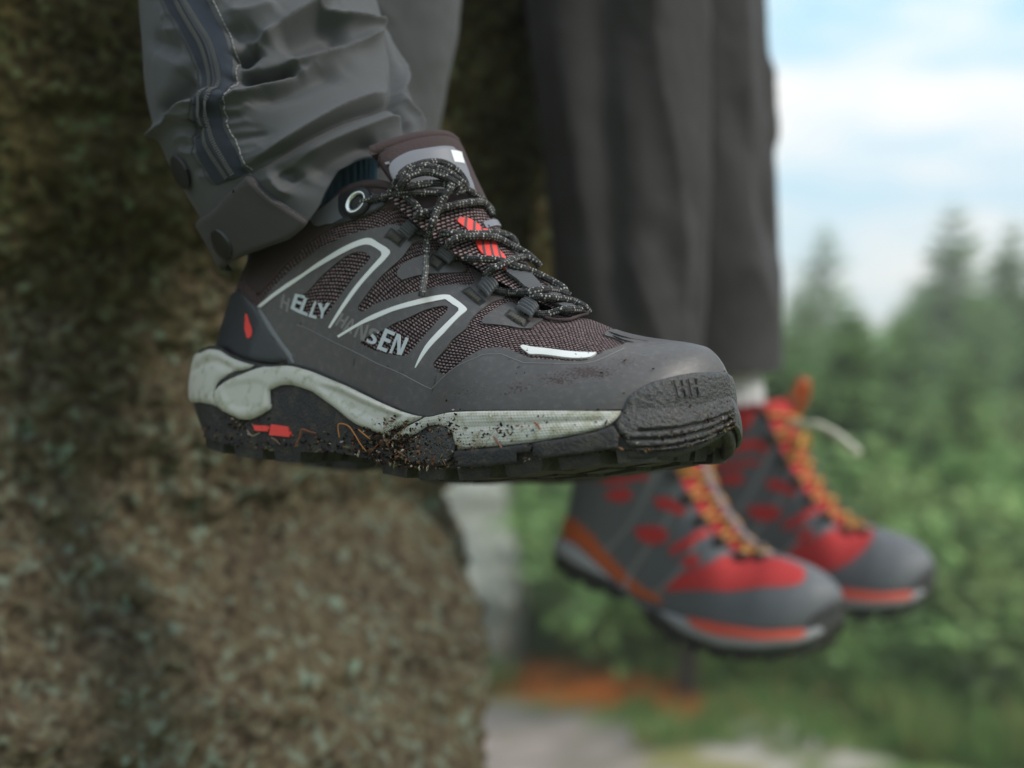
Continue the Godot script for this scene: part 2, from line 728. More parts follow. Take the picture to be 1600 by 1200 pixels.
func cloth(c: Color, sd: int) -> StandardMaterial3D:
	# soft shell fabric: a plain weave under a faint mottling
	var n := 256
	var d := PackedByteArray()
	var b := PackedByteArray()
	d.resize(n * n * 3)
	b.resize(n * n)
	var n1 := noise(0.02, sd, 3)
	var rng := RandomNumberGenerator.new()
	rng.seed = sd
	for y in n:
		for x in n:
			var wv := sin(x * TAU / 8.0) * sin(y * TAU / 8.0)
			var r := rng.randf_range(-1, 1)
			put(d, (y * n + x) * 3, (c * (1.0 + 0.17 * wv + 0.15 * r)).linear_to_srgb())
			b[y * n + x] = int(255.0 * clampf(0.5 + 0.3 * wv + 0.15 * r, 0, 1))
	var m := mat(Color.WHITE, 0.72, 0.3)
	m.albedo_texture = picture(n, n, d)
	bump(m, picture(n, n, b, true), 0.16)
	m.rim_enabled = true
	m.rim = 0.12
	m.rim_tint = 0.5
	return tiled(m, 30, 30)

func stone(base: Array, sd: int, size_m: float, contrast := 1.0) -> StandardMaterial3D:
	# base: list of [colour, weight] mixed by noise; seamless by blending two shifted readings
	var n := 1024
	var d := PackedByteArray()
	var b := PackedByteArray()
	d.resize(n * n * 3)
	b.resize(n * n)
	var n1 := noise(0.014, sd, 4)
	var n2 := noise(0.13, sd + 1, 3)
	var n3 := noise(0.2, sd + 2, 2, FastNoiseLite.TYPE_CELLULAR)
	var n4 := noise(0.075, sd + 3, 3)
	for y in n:
		for x in n:
			var a := n1.get_noise_2d(x, y)
			var m2 := n2.get_noise_2d(x, y)
			var ce := n3.get_noise_2d(x, y)
			var lich := n4.get_noise_2d(x + 300, y)
			var q: Color = base[0]
			q = q.lerp(base[1], smoothstep(-0.25, 0.35, a + m2 * 0.5))
			q = q.lerp(base[2], smoothstep(0.05, 0.4, m2 + ce * 0.25) * 0.85)
			q = q.lerp(base[3], smoothstep(0.16, 0.34, m2 * 0.8 - a * 0.3 + lich * 0.5) * 0.75)
			q = q.lerp(base[4], smoothstep(0.40, 0.52, lich * 0.95 + m2 * 0.25 + a * 0.35))
			q = q.lerp(base[0] * 0.35, smoothstep(0.12, 0.42, -m2 * 0.9 - a * 0.35) * 0.8)
			q = q * (1.0 + 0.25 * ce * contrast)
			put(d, (y * n + x) * 3, q.linear_to_srgb())
			b[y * n + x] = int(255.0 * clampf(0.5 + 0.45 * m2 + 0.2 * ce, 0, 1))
	var m := mat(Color.WHITE, 0.92, 0.25)
	m.albedo_texture = picture(n, n, d)
	bump(m, picture(n, n, b, true), 9.0)
	m.uv1_triplanar = true
	m.uv1_world_triplanar = true
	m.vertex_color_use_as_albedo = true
	m.uv1_scale = Vector3.ONE / size_m
	return m

func sky_picture() -> ImageTexture:
	# thin high cloud over pale blue, the same all the way round
	var w := 1024
	var h := 512
	var d := PackedByteArray()
	d.resize(w * h * 3)
	var n := noise(1.0, 5, 5)
	var n2 := noise(1.0, 8, 4)
	for y in h:
		var el := (0.5 - (y + 0.5) / h) * PI
		for x in w:
			var az := (x + 0.5) / w * TAU
			var dir := Vector3(cos(el) * sin(az), sin(el), cos(el) * cos(az))
			var q := dir * 2.6
			q.y *= 4.5
			var cl := n.get_noise_3dv(q + Vector3(3.1, 0.4, 0.2)) * 0.8 + n2.get_noise_3dv(Vector3(dir.x * 7.0, dir.y * 34.0, dir.z * 7.0)) * 0.35
			var up := maxf(dir.y, 0.0)
			var blue := Color(0.44, 0.73, 0.92).lerp(Color(0.34, 0.60, 0.84), smoothstep(0.1, 0.8, up))
			blue = Color(0.78, 0.87, 0.91).lerp(blue, smoothstep(0.02, 0.20, up))
			var white := Color(0.93, 0.935, 0.935)
			var c := blue.lerp(white, smoothstep(-0.30, 0.34, cl + 0.06))
			if dir.y < 0.0:
				c = Color(0.25, 0.27, 0.22)
			# an evenly clouded sky grows brighter towards the zenith; stored at half its strength
			c = c * (0.5 * (0.565 + 0.40 * up)) if dir.y >= 0.0 else c * 0.5
			put(d, (y * w + x) * 3, c.linear_to_srgb())
	return picture(w, h, d)

# ------------------------------------------------------------------ shoes
const OUT_K := [0.0, 0.03, 0.075, 0.13, 0.2, 0.28, 0.4, 0.52, 0.64, 0.74, 0.82, 0.89, 0.95, 1.0]
const OUT_LAT := [8, 0, 10.5, 15, 20, 28, 36, 35, 60, 37, 87, 35, 125, 36, 165, 43, 205, 51, 238, 51, 262, 44, 279, 31, 288.5, 14, 292.5, -6]
const OUT_MED := [8, 0, 10.5, -15, 20, -27, 36, -33, 60, -33, 87, -29, 125, -26, 165, -33, 205, -46, 238, -51, 262, -48, 279, -37, 288.5, -23, 292.5, -6]
const WALL_K := [0, 0.03, 0.05, 0.07, 0.1, 0.12, 0.15, 0.17, 0.2, 0.24, 0.28, 0.32, 0.36, 0.4, 0.44, 0.48, 0.52, 0.56, 0.6, 0.64, 0.68, 0.72, 0.76, 0.8, 0.84, 0.88, 0.92, 0.94, 0.96, 0.98, 1]

func side(lateral: bool, yb: Array, yr: Array, tk: Array, top: Array, ins_k: Array, ins: Array) -> Flank:
	var p := Flank.new()
	var me := pts2(OUT_LAT if lateral else OUT_MED, 1, 1)
	var ot := pts2(OUT_MED if lateral else OUT_LAT, 1, 1)
	var k := PackedFloat32Array([-OUT_K[1]])
	var o := [ot[1]]
	for i in OUT_K.size():
		k.append(OUT_K[i])
		o.append(me[i])
	k.append(2.0 - OUT_K[OUT_K.size() - 2])
	o.append(ot[ot.size() - 2])
	var wk := PackedFloat32Array(WALL_K)
	var tkk := PackedFloat32Array(tk)
	var tv := []
	for q in pts3(top):
		var v: Vector3 = q * 1000.0
		if not lateral and v.z > 0.5:
			v.z = -v.z
		tv.append(v)
	var kk := PackedFloat32Array([0, 0.16, 0.3, 0.42, 0.55, 0.66, 0.74, 1])
	var kv := [0.75, 0.75, 0.6, 0.5, 0.45, 0.25, 0.1, 0.0]
	for i in Flank.N + 1:
		var a := float(i) / Flank.N
		p.ol.append(Geo.herm2(k, o, a))
		p.tt.append(Geo.herm3(tkk, tv, a))
		p.yb.append(Geo.herm1(wk, yb, a))
		p.yr.append(Geo.herm1(wk, yr, a))
		p.kb.append(piece(kk, kv, a))
		p.ins.append(piece(PackedFloat32Array(ins_k), ins, a))
	for i in Flank.N + 1:
		var d := (p.ol[mini(i + 1, Flank.N)] - p.ol[maxi(i - 1, 0)]).normalized()
		p.nr.append(Vector2(-d.y, d.x) if lateral else Vector2(d.y, -d.x))
	p.su = 330.0
	p.sv = 100.0
	p.flip = 1.0 if lateral else -1.0
	return p

func piece(k: PackedFloat32Array, v: Array, x: float) -> float:
	var i := Geo.slot(k, x)
	return lerpf(v[i], v[i + 1], clampf((x - k[i]) / (k[i + 1] - k[i]), 0, 1))

# the underside between the two rims
func underside(l: Flank, m: Flank, drop: float) -> ArrayMesh:
	var mb := MB.new()
	var na := 80
	var nw := 14
	for i in na + 1:
		var a := float(i) / na
		var p := l.at(a, -1.0)
		var q := m.at(a, -1.0)
		for j in nw + 1:
			var w := float(j) / nw
			var r := p.lerp(q, w)
			r.y += (sin(PI * w) * drop + (1.0 if w * (1.0 - w) > 0.0 else 0.0) * 0.3) * MM
			mb.add(r, Vector3.DOWN, Vector2(a * 330.0, w * 90.0))
	for i in na:
		for j in nw:
			var b := i * (nw + 1) + j
			mb.quad(b, b + 1, b + nw + 2, b + nw + 1)
	mb.smooth()
	return mb.mesh()

# one lug of the tread: a tapered block under the sole between a0..a1 and w0..w1
func lug(l: Flank, m: Flank, a0: float, a1: float, w0: float, w1: float, tall: float) -> ArrayMesh:
	var mb := MB.new()
	var top := []
	var low := []
	var mid := Vector3.ZERO
	for c in [[a0, w0], [a1, w0], [a1, w1], [a0, w1]]:
		var r: Vector3 = l.at(c[0], -1.0).lerp(m.at(c[0], -1.0), c[1])
		top.append(r + Vector3(0, 0.002, 0))
		mid += r * 0.25
	for r in top:
		var q: Vector3 = r.lerp(mid, 0.14)
		q.y = r.y - 0.002 - tall * MM
		low.append(q)
	mb.flat([low[0], low[1], low[2], low[3]] if (low[1] - low[0]).cross(low[2] - low[0]).y < 0 else [low[3], low[2], low[1], low[0]])
	for i in 4:
		var j := (i + 1) % 4
		var f := [top[i], top[j], low[j], low[i]]
		if (f[1] - f[0]).cross(f[2] - f[0]).dot((top[i] + top[j]) * 0.5 - mid) < 0.0:
			f.reverse()
		mb.flat(f)
	return mb.mesh()

# glyphs laid on a patch: quad corners (top left, top right, bottom right, bottom left)
func glyph(ch: String, p: Patch, quad: PackedVector2Array, h: float, base: float, inside := PackedVector2Array()) -> ArrayMesh:
	var t := TextMesh.new()
	var f := SystemFont.new()
	f.font_names = PackedStringArray(["Droid Sans"])
	f.font_weight = 700
	t.font = f
	t.text = ch
	t.font_size = 64
	t.depth = 0.01
	t.curve_step = 1.0
	var arr := t.surface_get_arrays(0)
	var v: PackedVector3Array = arr[Mesh.ARRAY_VERTEX]
	var ix: PackedInt32Array = arr[Mesh.ARRAY_INDEX]
	var box := AABB(v[0], Vector3.ZERO)
	for q in v:
		box = box.expand(q)
	var mb := MB.new()
	for i in range(0, ix.size(), 3):
		var tri := []
		var mid := Vector2.ZERO
		var nn := Vector3.ZERO
		for j in 3:
			var q := (v[ix[i + j]] - box.position) / box.size
			q.x = lerpf(0.07, 0.93, q.x)
			var c := quad[3].lerp(quad[2], q.x).lerp(quad[0].lerp(quad[1], q.x), q.y)
			mid += c / 3.0
			var n := p.nrm(c.x, c.y)
			nn += n
			tri.append(p.at(c.x, c.y) + n * (base + h * q.z) * MM)
		if inside.size() and not Geometry2D.is_point_in_polygon(mid, inside):
			continue
		var face: Vector3 = (tri[1] - tri[0]).cross(tri[2] - tri[0]).normalized()
		if v[ix[i]].z > box.position.z + box.size.z * 0.5 and v[ix[i + 1]].z > box.position.z + box.size.z * 0.5 and v[ix[i + 2]].z > box.position.z + box.size.z * 0.5:
			face = nn.normalized()
		var s := mb.v.size()
		for q in tri:
			mb.add(q, face)
		mb.tri(s, s + 1, s + 2)
	return mb.mesh()

# a ribbed webbing loop over a lace: corners left, top, right, bottom; ribs run across
func webbing_loop(q: Array, out: Vector3) -> ArrayMesh:
	var mb := MB.new()
	var ns := 54
	var nw := 6
	for i in ns + 1:
		var s := float(i) / ns
		var rise := 1.0 + 3.6 * pow(sin(PI * minf(s * 0.62 + 0.06, 1.0)), 0.8) - 5.0 * pow(maxf(s - 0.82, 0.0) / 0.18, 2.0)
		var rib := 0.7 * absf(sin(PI * s * 6.0))
		for j in nw + 1:
			var w := float(j) / nw
			var p: Vector3 = (q[0] as Vector3).lerp(q[1], s).lerp((q[3] as Vector3).lerp(q[2], s), w)
			var e := 1.0 - pow(absf(w - 0.5) * 2.0, 6.0)
			mb.add(p + out * (rise + rib) * MM * lerpf(0.75, 1.0, e), out, Vector2(s * 12, w * 8))
	for i in ns:
		for j in nw:
			var b := i * (nw + 1) + j
			mb.quad(b, b + 1, b + nw + 2, b + nw + 1)
	# the two selvedges
	for j in [0, nw]:
		for i in ns:
			var a: Vector3 = mb.v[i * (nw + 1) + j]
			var b: Vector3 = mb.v[(i + 1) * (nw + 1) + j]
			var f := [a, b, b - out * 1.6 * MM, a - out * 1.6 * MM]
			mb.flat(f)
	mb.smooth()
	return mb.mesh()

func torus(c: Vector3, n: Vector3, x: Vector3, rx: float, ry: float, r: float) -> ArrayMesh:
	var mb := MB.new()
	var y := n.cross(x).normalized()
	x = y.cross(n).normalized()
	for i in 41:
		var a := TAU * i / 40
		var o := x * cos(a) * rx + y * sin(a) * ry
		var d := o.normalized()
		for j in 13:
			var b := TAU * j / 12
			var nn := d * cos(b) + n * sin(b)
			mb.add(c + o + nn * r, nn)
	for i in 40:
		for j in 12:
			var b := i * 13 + j
			mb.quad(b, b + 1, b + 14, b + 13)
	return mb.mesh()

func disc(c: Vector3, n: Vector3, r: float, dome: float) -> ArrayMesh:
	var mb := MB.new()
	var x := n.cross(Vector3(0.3, 0.9, 0.2)).normalized()
	var y := n.cross(x)
	var prof := [[0.0, 1.0], [0.6, 0.92], [0.9, 0.7], [1.0, 0.35], [1.0, -0.6]]
	for p in prof:
		for j in 29:
			var a := TAU * j / 28
			mb.add(c + (x * cos(a) + y * sin(a)) * r * p[0] + n * dome * p[1], n)
	for i in prof.size() - 1:
		for j in 28:
			var b := i * 29 + j
			mb.quad(b, b + 1, b + 30, b + 29)
	mb.smooth()
	return mb.mesh()

var m_knit: StandardMaterial3D
var m_film: StandardMaterial3D
var m_foam: StandardMaterial3D
var m_rubber: StandardMaterial3D
var m_cap: StandardMaterial3D
var m_cord: StandardMaterial3D
var m_counter: StandardMaterial3D
var m_silver: StandardMaterial3D
var m_red: StandardMaterial3D
var m_lining: StandardMaterial3D
var m_plate: StandardMaterial3D
var m_web: StandardMaterial3D
var m_print: StandardMaterial3D
var m_faint: StandardMaterial3D
var m_black: StandardMaterial3D
var m_tack: StandardMaterial3D
var m_metal: StandardMaterial3D
var m_strip: StandardMaterial3D

var lat: Flank
var med: Flank

func shoe_materials() -> void:
	m_knit = knit(Color(0.27, 0.190, 0.190), Color(0.008, 0.005, 0.005), 0.34, 3)
	m_film = film()
	m_foam = foam()
	m_rubber = rubber(Color(0.019, 0.018, 0.019), 40, 0.6, 0.7, 0.2)
	m_cap = rubber(Color(0.036, 0.035, 0.036), 47, 1.3, 0.45, 0.14)
	m_cord = cord_material(Color(0.024, 0.023, 0.024), Color(0.34, 0.33, 0.31), 9)
	m_counter = spatial(bump(mat(lin(0.026, 0.028, 0.033), 0.38, 0.45), grain(256, 0.05, 60), 0.1), 50)
	m_strip = mat(lin(0.115, 0.12, 0.125), 0.4)
	m_silver = mat(lin(0.62, 0.62, 0.60), 0.32, 0.6)
	m_silver.clearcoat_enabled = true
	m_silver.clearcoat = 0.4
	m_red = mat(lin(0.68, 0.045, 0.035), 0.55)
	m_lining = spatial(bump(mat(lin(0.052, 0.036, 0.036), 0.85, 0.3), grain(256, 0.09, 61), 0.3), 30)
	m_plate = spatial(bump(mat(lin(0.135, 0.135, 0.150), 0.42, 0.5), grain(256, 0.05, 62), 0.05), 40)
	m_web = spatial(bump(mat(lin(0.050, 0.052, 0.056), 0.6, 0.45), grain(256, 0.16, 63, 2), 0.15), 22)
	m_print = mat(lin(0.42, 0.45, 0.47), 0.45)
	m_faint = mat(lin(0.16, 0.15, 0.143), 0.42)
	m_black = mat(lin(0.008, 0.008, 0.009), 0.6)
	m_tack = spatial(bump(mat(lin(0.050, 0.044, 0.034), 0.6), grain(256, 0.12, 64, 2), 0.4), 14)
	m_metal = mat(lin(0.62, 0.64, 0.62), 0.22)
	m_metal.metallic = 0.85

func hiking_shoe(label: String, at: Transform3D) -> Node3D:
	var t := thing("hiking_shoe", label, "shoe", at, "low hiking shoes of one pair")
	var ins_k := [0.0, 0.05, 0.12, 0.2, 0.72, 0.84, 1.0]
	var ins := [11.0, 9.5, 6.0, 2.5, 1.5, 0.0, 0.0]
	var yb := [40, 39.17, 37.87, 37.58, 37.88, 39.55, 39.1, 36.43, 33.88, 32.35, 33.49, 31.77, 28.58, 25.3, 21.51, 17.99, 15.18, 14.1, 16.77, 18.1, 19.02, 19.86, 20.65, 21.38, 22.22, 23.31, 24.87, 26.06, 27.42, 29.22, 30.75]
	var yr := [-2, -2.69, -3.38, -4.06, -4.75, -5.44, -6.13, -6.81, -7.76, -8.21, -8.22, -7.66, -6.89, -6.21, -7.11, -7.94, -8.63, -8.58, -7.57, -6.24, -4.33, -1.66, 1.18, 3.64, 5.98, 6.98, 8.88, 10.84, 12.83, 16.16, 19.3]
	var tk := [0, 0.04, 0.09, 0.16, 0.24, 0.3, 0.36, 0.41, 0.45, 0.5, 0.55, 0.6, 0.65, 0.69, 0.72, 0.78, 0.84, 0.9, 0.95, 1]
	var top := [30.83, 94.11, 0, 37.92, 91.17, 12, 44.11, 88.05, 21, 66.28, 92.78, 28, 96.32, 107.03, 30, 110.26, 116.32, 29, 126.43, 118.81, 28, 137.18, 114.91, 25, 144.84, 103.27, 21, 159, 91.54, 18, 174.17, 81.46, 15, 192.06, 71.75, 13.5, 210.73, 63.28, 11, 222.05, 61.87, 5, 229.63, 61.13, 0, 242.82, 56.47, 0, 255.53, 54.12, 0, 267.86, 52.91, 0, 275.95, 52.28, -2, 280.56, 51.32, -5]
	lat = side(true, yb, yr, tk, top, ins_k, ins)
	med = side(false, yb, yr, tk, top, ins_k, ins)
	var mb: MB
	# --- upper
	part("knit_upper", field(lat, 0, 1, 0.0, 1, 260, 64), m_knit, t)
	part("knit_upper", field(med, 0, 1, 0.0, 1, 130, 32), m_knit, t)
	var w1 := rounded(pts2([280, 370.4, 298.6, 425.1, 319.6, 477.6, 340.7, 528.3, 361.6, 557.7, 380.2, 561.6, 392.4, 550.7, 390.6, 527.1, 374, 459.1, 355.3, 375.3, 338.8, 297.2, 325.3, 243.7, 305.5, 233.6, 279.7, 262.4, 258.1, 314.6, 258.1, 352.7]))
	var w2 := pts2([473.7, 920, 459.4, 807.8, 450.5, 684.7, 433.6, 564.2, 415.3, 457.3, 398.8, 368.9, 388.7, 316.8, 394.1, 301.8, 403.9, 313.1, 417.9, 354.6, 456.1, 468.4, 491.2, 576.8, 513.2, 657.5, 534.9, 740.2, 550.2, 793.7, 563.3, 838, 561.2, 899.2, 548.1, 985.4])
	var w3 := rounded(pts2([449.8, 306, 462.1, 349.8, 485.9, 419.1, 510.6, 508.3, 534, 580.8, 543, 596.8, 544.9, 588, 543.3, 554.4, 525.6, 418.5, 512.1, 330.6, 499.7, 265.9, 493.6, 245.4, 478.4, 225.1, 447.6, 197.9, 424.5, 181.2, 408.6, 178, 406.6, 186.4, 416.1, 217.3, 434.2, 263]))
	var w4 := pts2([607.5, 883.3, 604.7, 843.3, 597.7, 752.1, 592.7, 676.2, 585.6, 573, 583.5, 503.3, 568.2, 421, 560, 353.9, 546.9, 279.4, 547.8, 253.7, 557.9, 234.7, 573.5, 222.5, 582.8, 254.9, 593.5, 294.5, 610.1, 363.2, 624.6, 417.4, 643.9, 454.3, 659.7, 457.3, 679.9, 414, 700.9, 377.2, 731.5, 368, 760.7, 380.3, 783.9, 407, 795.4, 462.8, 804.5, 531.1, 817.1, 587.6, 827, 662.7, 812, 714, 798, 740.6, 779.4, 779.8])
	var band := pts2([186.2, 372.6, 197.4, 442.5, 208.9, 494.8, 227.5, 569.4, 253.6, 602.3, 302.3, 614.5, 335.7, 645.6, 371.1, 677.6, 402.9, 724.1, 431.7, 820.6, 445.6, 891.9])
	var counter := pts2([114.1, 541.6, 156, 441, 174.9, 390.3, 197.2, 316.3, 218.7, 240.5, 252, 113.7, 275.3, 27.2])
	w2.append_array(PackedVector2Array([Vector2(0.56, 1.06), Vector2(w2[0].x, 1.06)]))
	w4.append_array(PackedVector2Array([Vector2(w4[w4.size() - 1].x - 0.004, 1.06), Vector2(0.6, 1.06)]))
	w2 = rounded(w2)
	w4 = rounded(w4)
	var over := PackedVector2Array()
	var foot := counter[counter.size() - 1]
	for i in 31:
		over.append(Vector2(lerpf(foot.x, 1.02, i / 30.0), 0.004))
	over.append_array(PackedVector2Array([Vector2(1.02, 0.5), Vector2(1.02, 1), Vector2(0.9, 1), Vector2(0.75, 1), Vector2(0.62, 1), Vector2(0.52, 1), Vector2(0.462, 1)]))
	band.reverse()
	over.append_array(band)
	var line1 := rounded(pts2([274.9, 204, 335.3, 155.3, 415.6, 139.3, 493.7, 159.7, 553.8, 144.6]), 3, false)
	var line2 := rounded(pts2([553.8, 144.6, 564.4, 184.2, 573.8, 219, 589.1, 263, 617.1, 335.5, 630.6, 377.4, 655.3, 401.3, 672.1, 373.1, 695.4, 332.1, 734.7, 333.2, 786.2, 371.8, 809.2, 445.2, 831.4, 574.5]), 3, false)
	var film_mesh := sheet(lat, over, [w1, w2, w3, w4], 0.75, {"step": 1.25, "relief": [[pts2([781.2, 828.4, 813.4, 781.1, 836.3, 764.4, 862.3, 766.2]), -0.7, 0.45], [pts2([795.5, 765.8, 822.9, 706.6, 840.5, 695.9]), -0.6, 0.4], [pts2([852.7, 675.8, 873.4, 718.5, 896.1, 770.2]), -0.4, 0.5]]})
	part("film_overlay", film_mesh, m_film, t)
	part("film_overlay", sheet(med, PackedVector2Array([Vector2(0.16, 0.004), Vector2(0.5, 0.004), Vector2(0.8, 0.004), Vector2(1, 0.004), Vector2(1, 1), Vector2(0.9, 1), Vector2(0.8, 0.6), Vector2(0.7, 0.42), Vector2(0.5, 0.4), Vector2(0.3, 0.5)]), [], 0.7, {"step": 3.0}), m_film, t)
	# the lower film that laps over it round the foot, its upper edge along the two seam lines
	var rand := PackedVector2Array()
	rand.append_array(line1)
	rand.append_array(line2)
	var last := line2[line2.size() - 1]
	rand.append_array(PackedVector2Array([Vector2(lerpf(last.x, 1.02, 0.5), last.y * 0.92), Vector2(1.02, last.y * 0.85)]))
	for i in 31:
		rand.append(Vector2(lerpf(1.02, foot.x + 0.004, i / 30.0), 0.006))
	part("toe_film", sheet(lat, rand, [], 0.4, {"step": 1.25, "base": 0.72, "relief": [[pts2([781.2, 828.4, 813.4, 781.1, 836.3, 764.4, 862.3, 766.2]), -0.6, 0.45], [pts2([795.5, 765.8, 822.9, 706.6, 840.5, 695.9]), -0.5, 0.4], [pts2([852.7, 675.8, 873.4, 718.5, 896.1, 770.2]), -0.4, 0.5]]}), m_film, t)
	mb = MB.new()
	for ln in [line1, line2]:
		var run := []
		for q in ln:
			run.append(lat.at(q.x, q.y) + lat.nrm(q.x, q.y) * 1.12 * MM)
		mb.tube(run, [0.00022], 6)
	part("film_edge", mb.mesh(), mat(lin(0.17, 0.16, 0.155), 0.5), t)  # paler cord, painting in the highlight along the film edges
	mb = MB.new()
	for c in [[781.2, 828.4, 813.4, 781.1, 836.3, 764.4, 862.3, 766.2], [795.5, 765.8, 822.9, 706.6, 840.5, 695.9]]:
		var run := []
		for q in rounded(pts2(c), 3, false):
			run.append(lat.at(q.x, q.y) + lat.nrm(q.x, q.y) * 1.0 * MM)
		mb.tube(run, [0.0001, 0.0003, 0.0004, 0.0003, 0.0003, 0.0002, 0.0001], 6)
	part("flex_crack", mb.mesh(), m_black, t)
	var cl := pts2([178.2, 452.6, 196.3, 539.9, 215.5, 635.6, 240.9, 718.3, 291.9, 712.5, 349.7, 754.7, 406.7, 842.1, 436.8, 985.6])
	var col := PackedVector2Array()
	col.append_array(cl)
	for i in 15:
		col.append(Vector2(lerpf(0.44, 0.10, i / 14.0), 0.999))
	col.append(Vector2(0.13, 0.6))
	part("collar_panel", sheet(lat, col, [], 0.9, {"step": 1.8, "bevel": 2.0, "edge": 0.3}), m_lining, t)
	var roll := []
	for i in range(44, -1, -1):
		roll.append(med.at(i / 100.0, 1.0))
	for i in range(1, 45):
		roll.append(lat.at(i / 100.0, 1.0))
	mb = MB.new()
	mb.tube(roll, [0.0022], 10)
	part("collar_roll", mb.mesh(), m_lining, t)
	# --- heel
	var cp := PackedVector2Array([Vector2(-0.03, 0.005), Vector2(-0.03, 0.35), Vector2(-0.03, 0.52), Vector2(0.05, 0.55)])
	cp.append_array(counter)
	cp.append(Vector2(0.1, 0.005))
	part("heel_counter", sheet(lat, cp, [], 1.2, {"step": 1.8, "bevel": 3.0, "edge": 0.5}), m_counter, t)
	part("heel_counter", sheet(med, PackedVector2Array([Vector2(0, 0.005), Vector2(0, 0.52), Vector2(0.12, 0.5), Vector2(0.2, 0.005)]), [], 1.2, {"step": 3.0}), m_counter, t)
	part("counter_edge", sheet(lat, rounded(pts2([183.5, 373.4, 191.3, 361.9, 216.2, 268.1, 249.5, 145.2, 283.5, 31.1, 284.8, 13.2, 284.4, -8.4, 247.3, 115.9, 213, 238])), [], 1.5, {"step": 0.9, "bevel": 1.0, "edge": 0.7}), m_strip, t)
	part("heel_mark", sheet(lat, rounded(pts2([167.9, 316.3, 173.2, 307.7, 179.8, 271.3, 190.3, 221.7, 194.8, 189.6, 194.9, 160.3, 189, 147.8, 183.6, 173.9, 176.7, 214.4])), [], 0.35, {"step": 0.9, "base": 1.2}), m_red, t)
	# --- reflective stripes
	part("reflective_stripe", sheet(lat, rounded(pts2([189, 371.7, 200.8, 408.4, 211.8, 440, 236, 483.6, 264.3, 502.1, 296.3, 528.7, 326.3, 569.9, 349.1, 602.5, 373, 632, 386.2, 639.4, 406.7, 630.4, 426.1, 639.9, 427.7, 623.5, 417.7, 549, 400.4, 468.5, 386.8, 410.6, 371.6, 342.5, 356.8, 271.6, 342, 200.4, 339, 204.4, 349.3, 267.8, 359.9, 325.8, 372.7, 388.3, 386.2, 445.1, 399.7, 504.2, 413.5, 576.8, 411.5, 596.7, 384.2, 603.7, 368.8, 592.9, 352.1, 572.3, 333.9, 544.9, 296.9, 496.9, 267, 476, 244.4, 457.5, 216.5, 414.4, 194.5, 356.2])), [], 0.3, {"step": 1.1, "base": 0.75}), m_silver, t)
	part("reflective_stripe", sheet(lat, rounded(pts2([358.3, 177.6, 393.2, 250.4, 421.2, 318.2, 448.6, 399.8, 486.9, 511, 517.6, 607.1, 532.3, 652.5, 541, 670.9, 556.1, 665.2, 571, 647.5, 573.9, 627.7, 568.5, 578.6, 552.6, 450.2, 533, 329.6, 517.3, 217.5, 515.8, 221.8, 525.5, 332.7, 544.6, 460.8, 562.7, 605.7, 549.5, 626, 536.5, 630.9, 525.6, 596, 489, 486.6, 456.7, 399, 422.9, 299, 394.3, 238.1, 361.4, 171.5])), [], 0.3, {"step": 1.1, "base": 0.75}), m_silver, t)
	part("reflective_stripe", sheet(lat, rounded(pts2([675.9, 481.6, 679.2, 487.2, 701.7, 464.6, 743.5, 456.3, 793, 496.5, 791.3, 466.1, 782.2, 431.1, 748.7, 402.9, 695.9, 408.9, 679.4, 458.2])), [], 0.9, {"step": 1.1}), m_silver, t)
	# --- lettering
	var words := {"H1": [228.7, 417.9, 248.8, 363.7, 251.2, 287.2, 230.7, 336.1], "E1": [253.3, 390.5, 279.6, 347.3, 274.8, 262.1, 252.6, 310.1], "L1": [276.2, 343.5, 297, 316.5, 293.4, 239.4, 270.6, 268.6], "L2": [299.9, 312.8, 313.7, 303.3, 312.4, 228.8, 293.4, 239.4], "Y1": [305.9, 303.1, 335.3, 307.4, 331.1, 237.1, 312.1, 231.7], "H2": [357.8, 274.8, 377.2, 266.1, 367.2, 212.2, 348.4, 217.7], "A1": [373.4, 263.9, 393.6, 261.3, 386.8, 201.1, 365.2, 205.7], "N1": [396.4, 260.9, 418.8, 265.8, 414, 194, 388.6, 194.6], "S1": [417.8, 261.8, 441.1, 280.1, 436, 208.4, 415.2, 195.4], "E2": [447.2, 304.7, 470, 316.9, 459.8, 211.7, 437.9, 200.5], "N2": [470, 316.9, 495.9, 328.8, 489, 239.1, 462.2, 214.9]}
	for k in words:
		var q := pts2(words[k])
		var ch: String = k.left(1)
		if k in ["H1", "H2", "A1", "N1", "S1"]:
			part("letter", glyph(ch, lat, q, 0.12, 0.76), m_faint, t)
		if k == "S1":
			part("letter", glyph(ch, lat, q, 0.3, 0.62, w3), m_print, t)
		if k in ["E1", "L1", "L2", "Y1", "E2", "N2"]:
			part("letter", glyph(ch, lat, q, 0.35, 0.72), m_print, t)
	# --- eyelet tab
	part("eyelet_tab", sheet(lat, rounded(pts2([225, 958.4, 225.4, 986.7, 243.2, 1000, 286, 1000, 321.8, 971.9, 348.6, 938.1, 379.2, 896.3, 392.4, 867.5, 391.2, 837.7, 379.7, 795.7, 355.4, 750.7, 329.3, 723.8, 294.2, 730.1, 261.3, 788.4, 242.1, 849.6])), [], 1.0, {"step": 1.2, "base": 0.9, "bevel": 1.5, "edge": 0.4}), m_counter, t)
	part("tab_plate", sheet(lat, rounded(pts2([228.4, 946.2, 227.9, 983.2, 247.8, 1000, 280.7, 994.9, 301.9, 825, 318.4, 754.9, 295.8, 740.5, 259.6, 802.2, 242.2, 859.5])), [], 0.5, {"step": 1.2, "base": 1.7}), m_plate, t)
	var ec := pts3([118.1, 109.7, 29.8])
	var ring := pts2([337.8, 848])
	var en := lat.nrm(ring[0].x, ring[0].y)
	var along := (lat.at(ring[0].x + 0.05, ring[0].y + 0.2) - lat.at(ring[0].x - 0.05, ring[0].y - 0.2)).normalized()
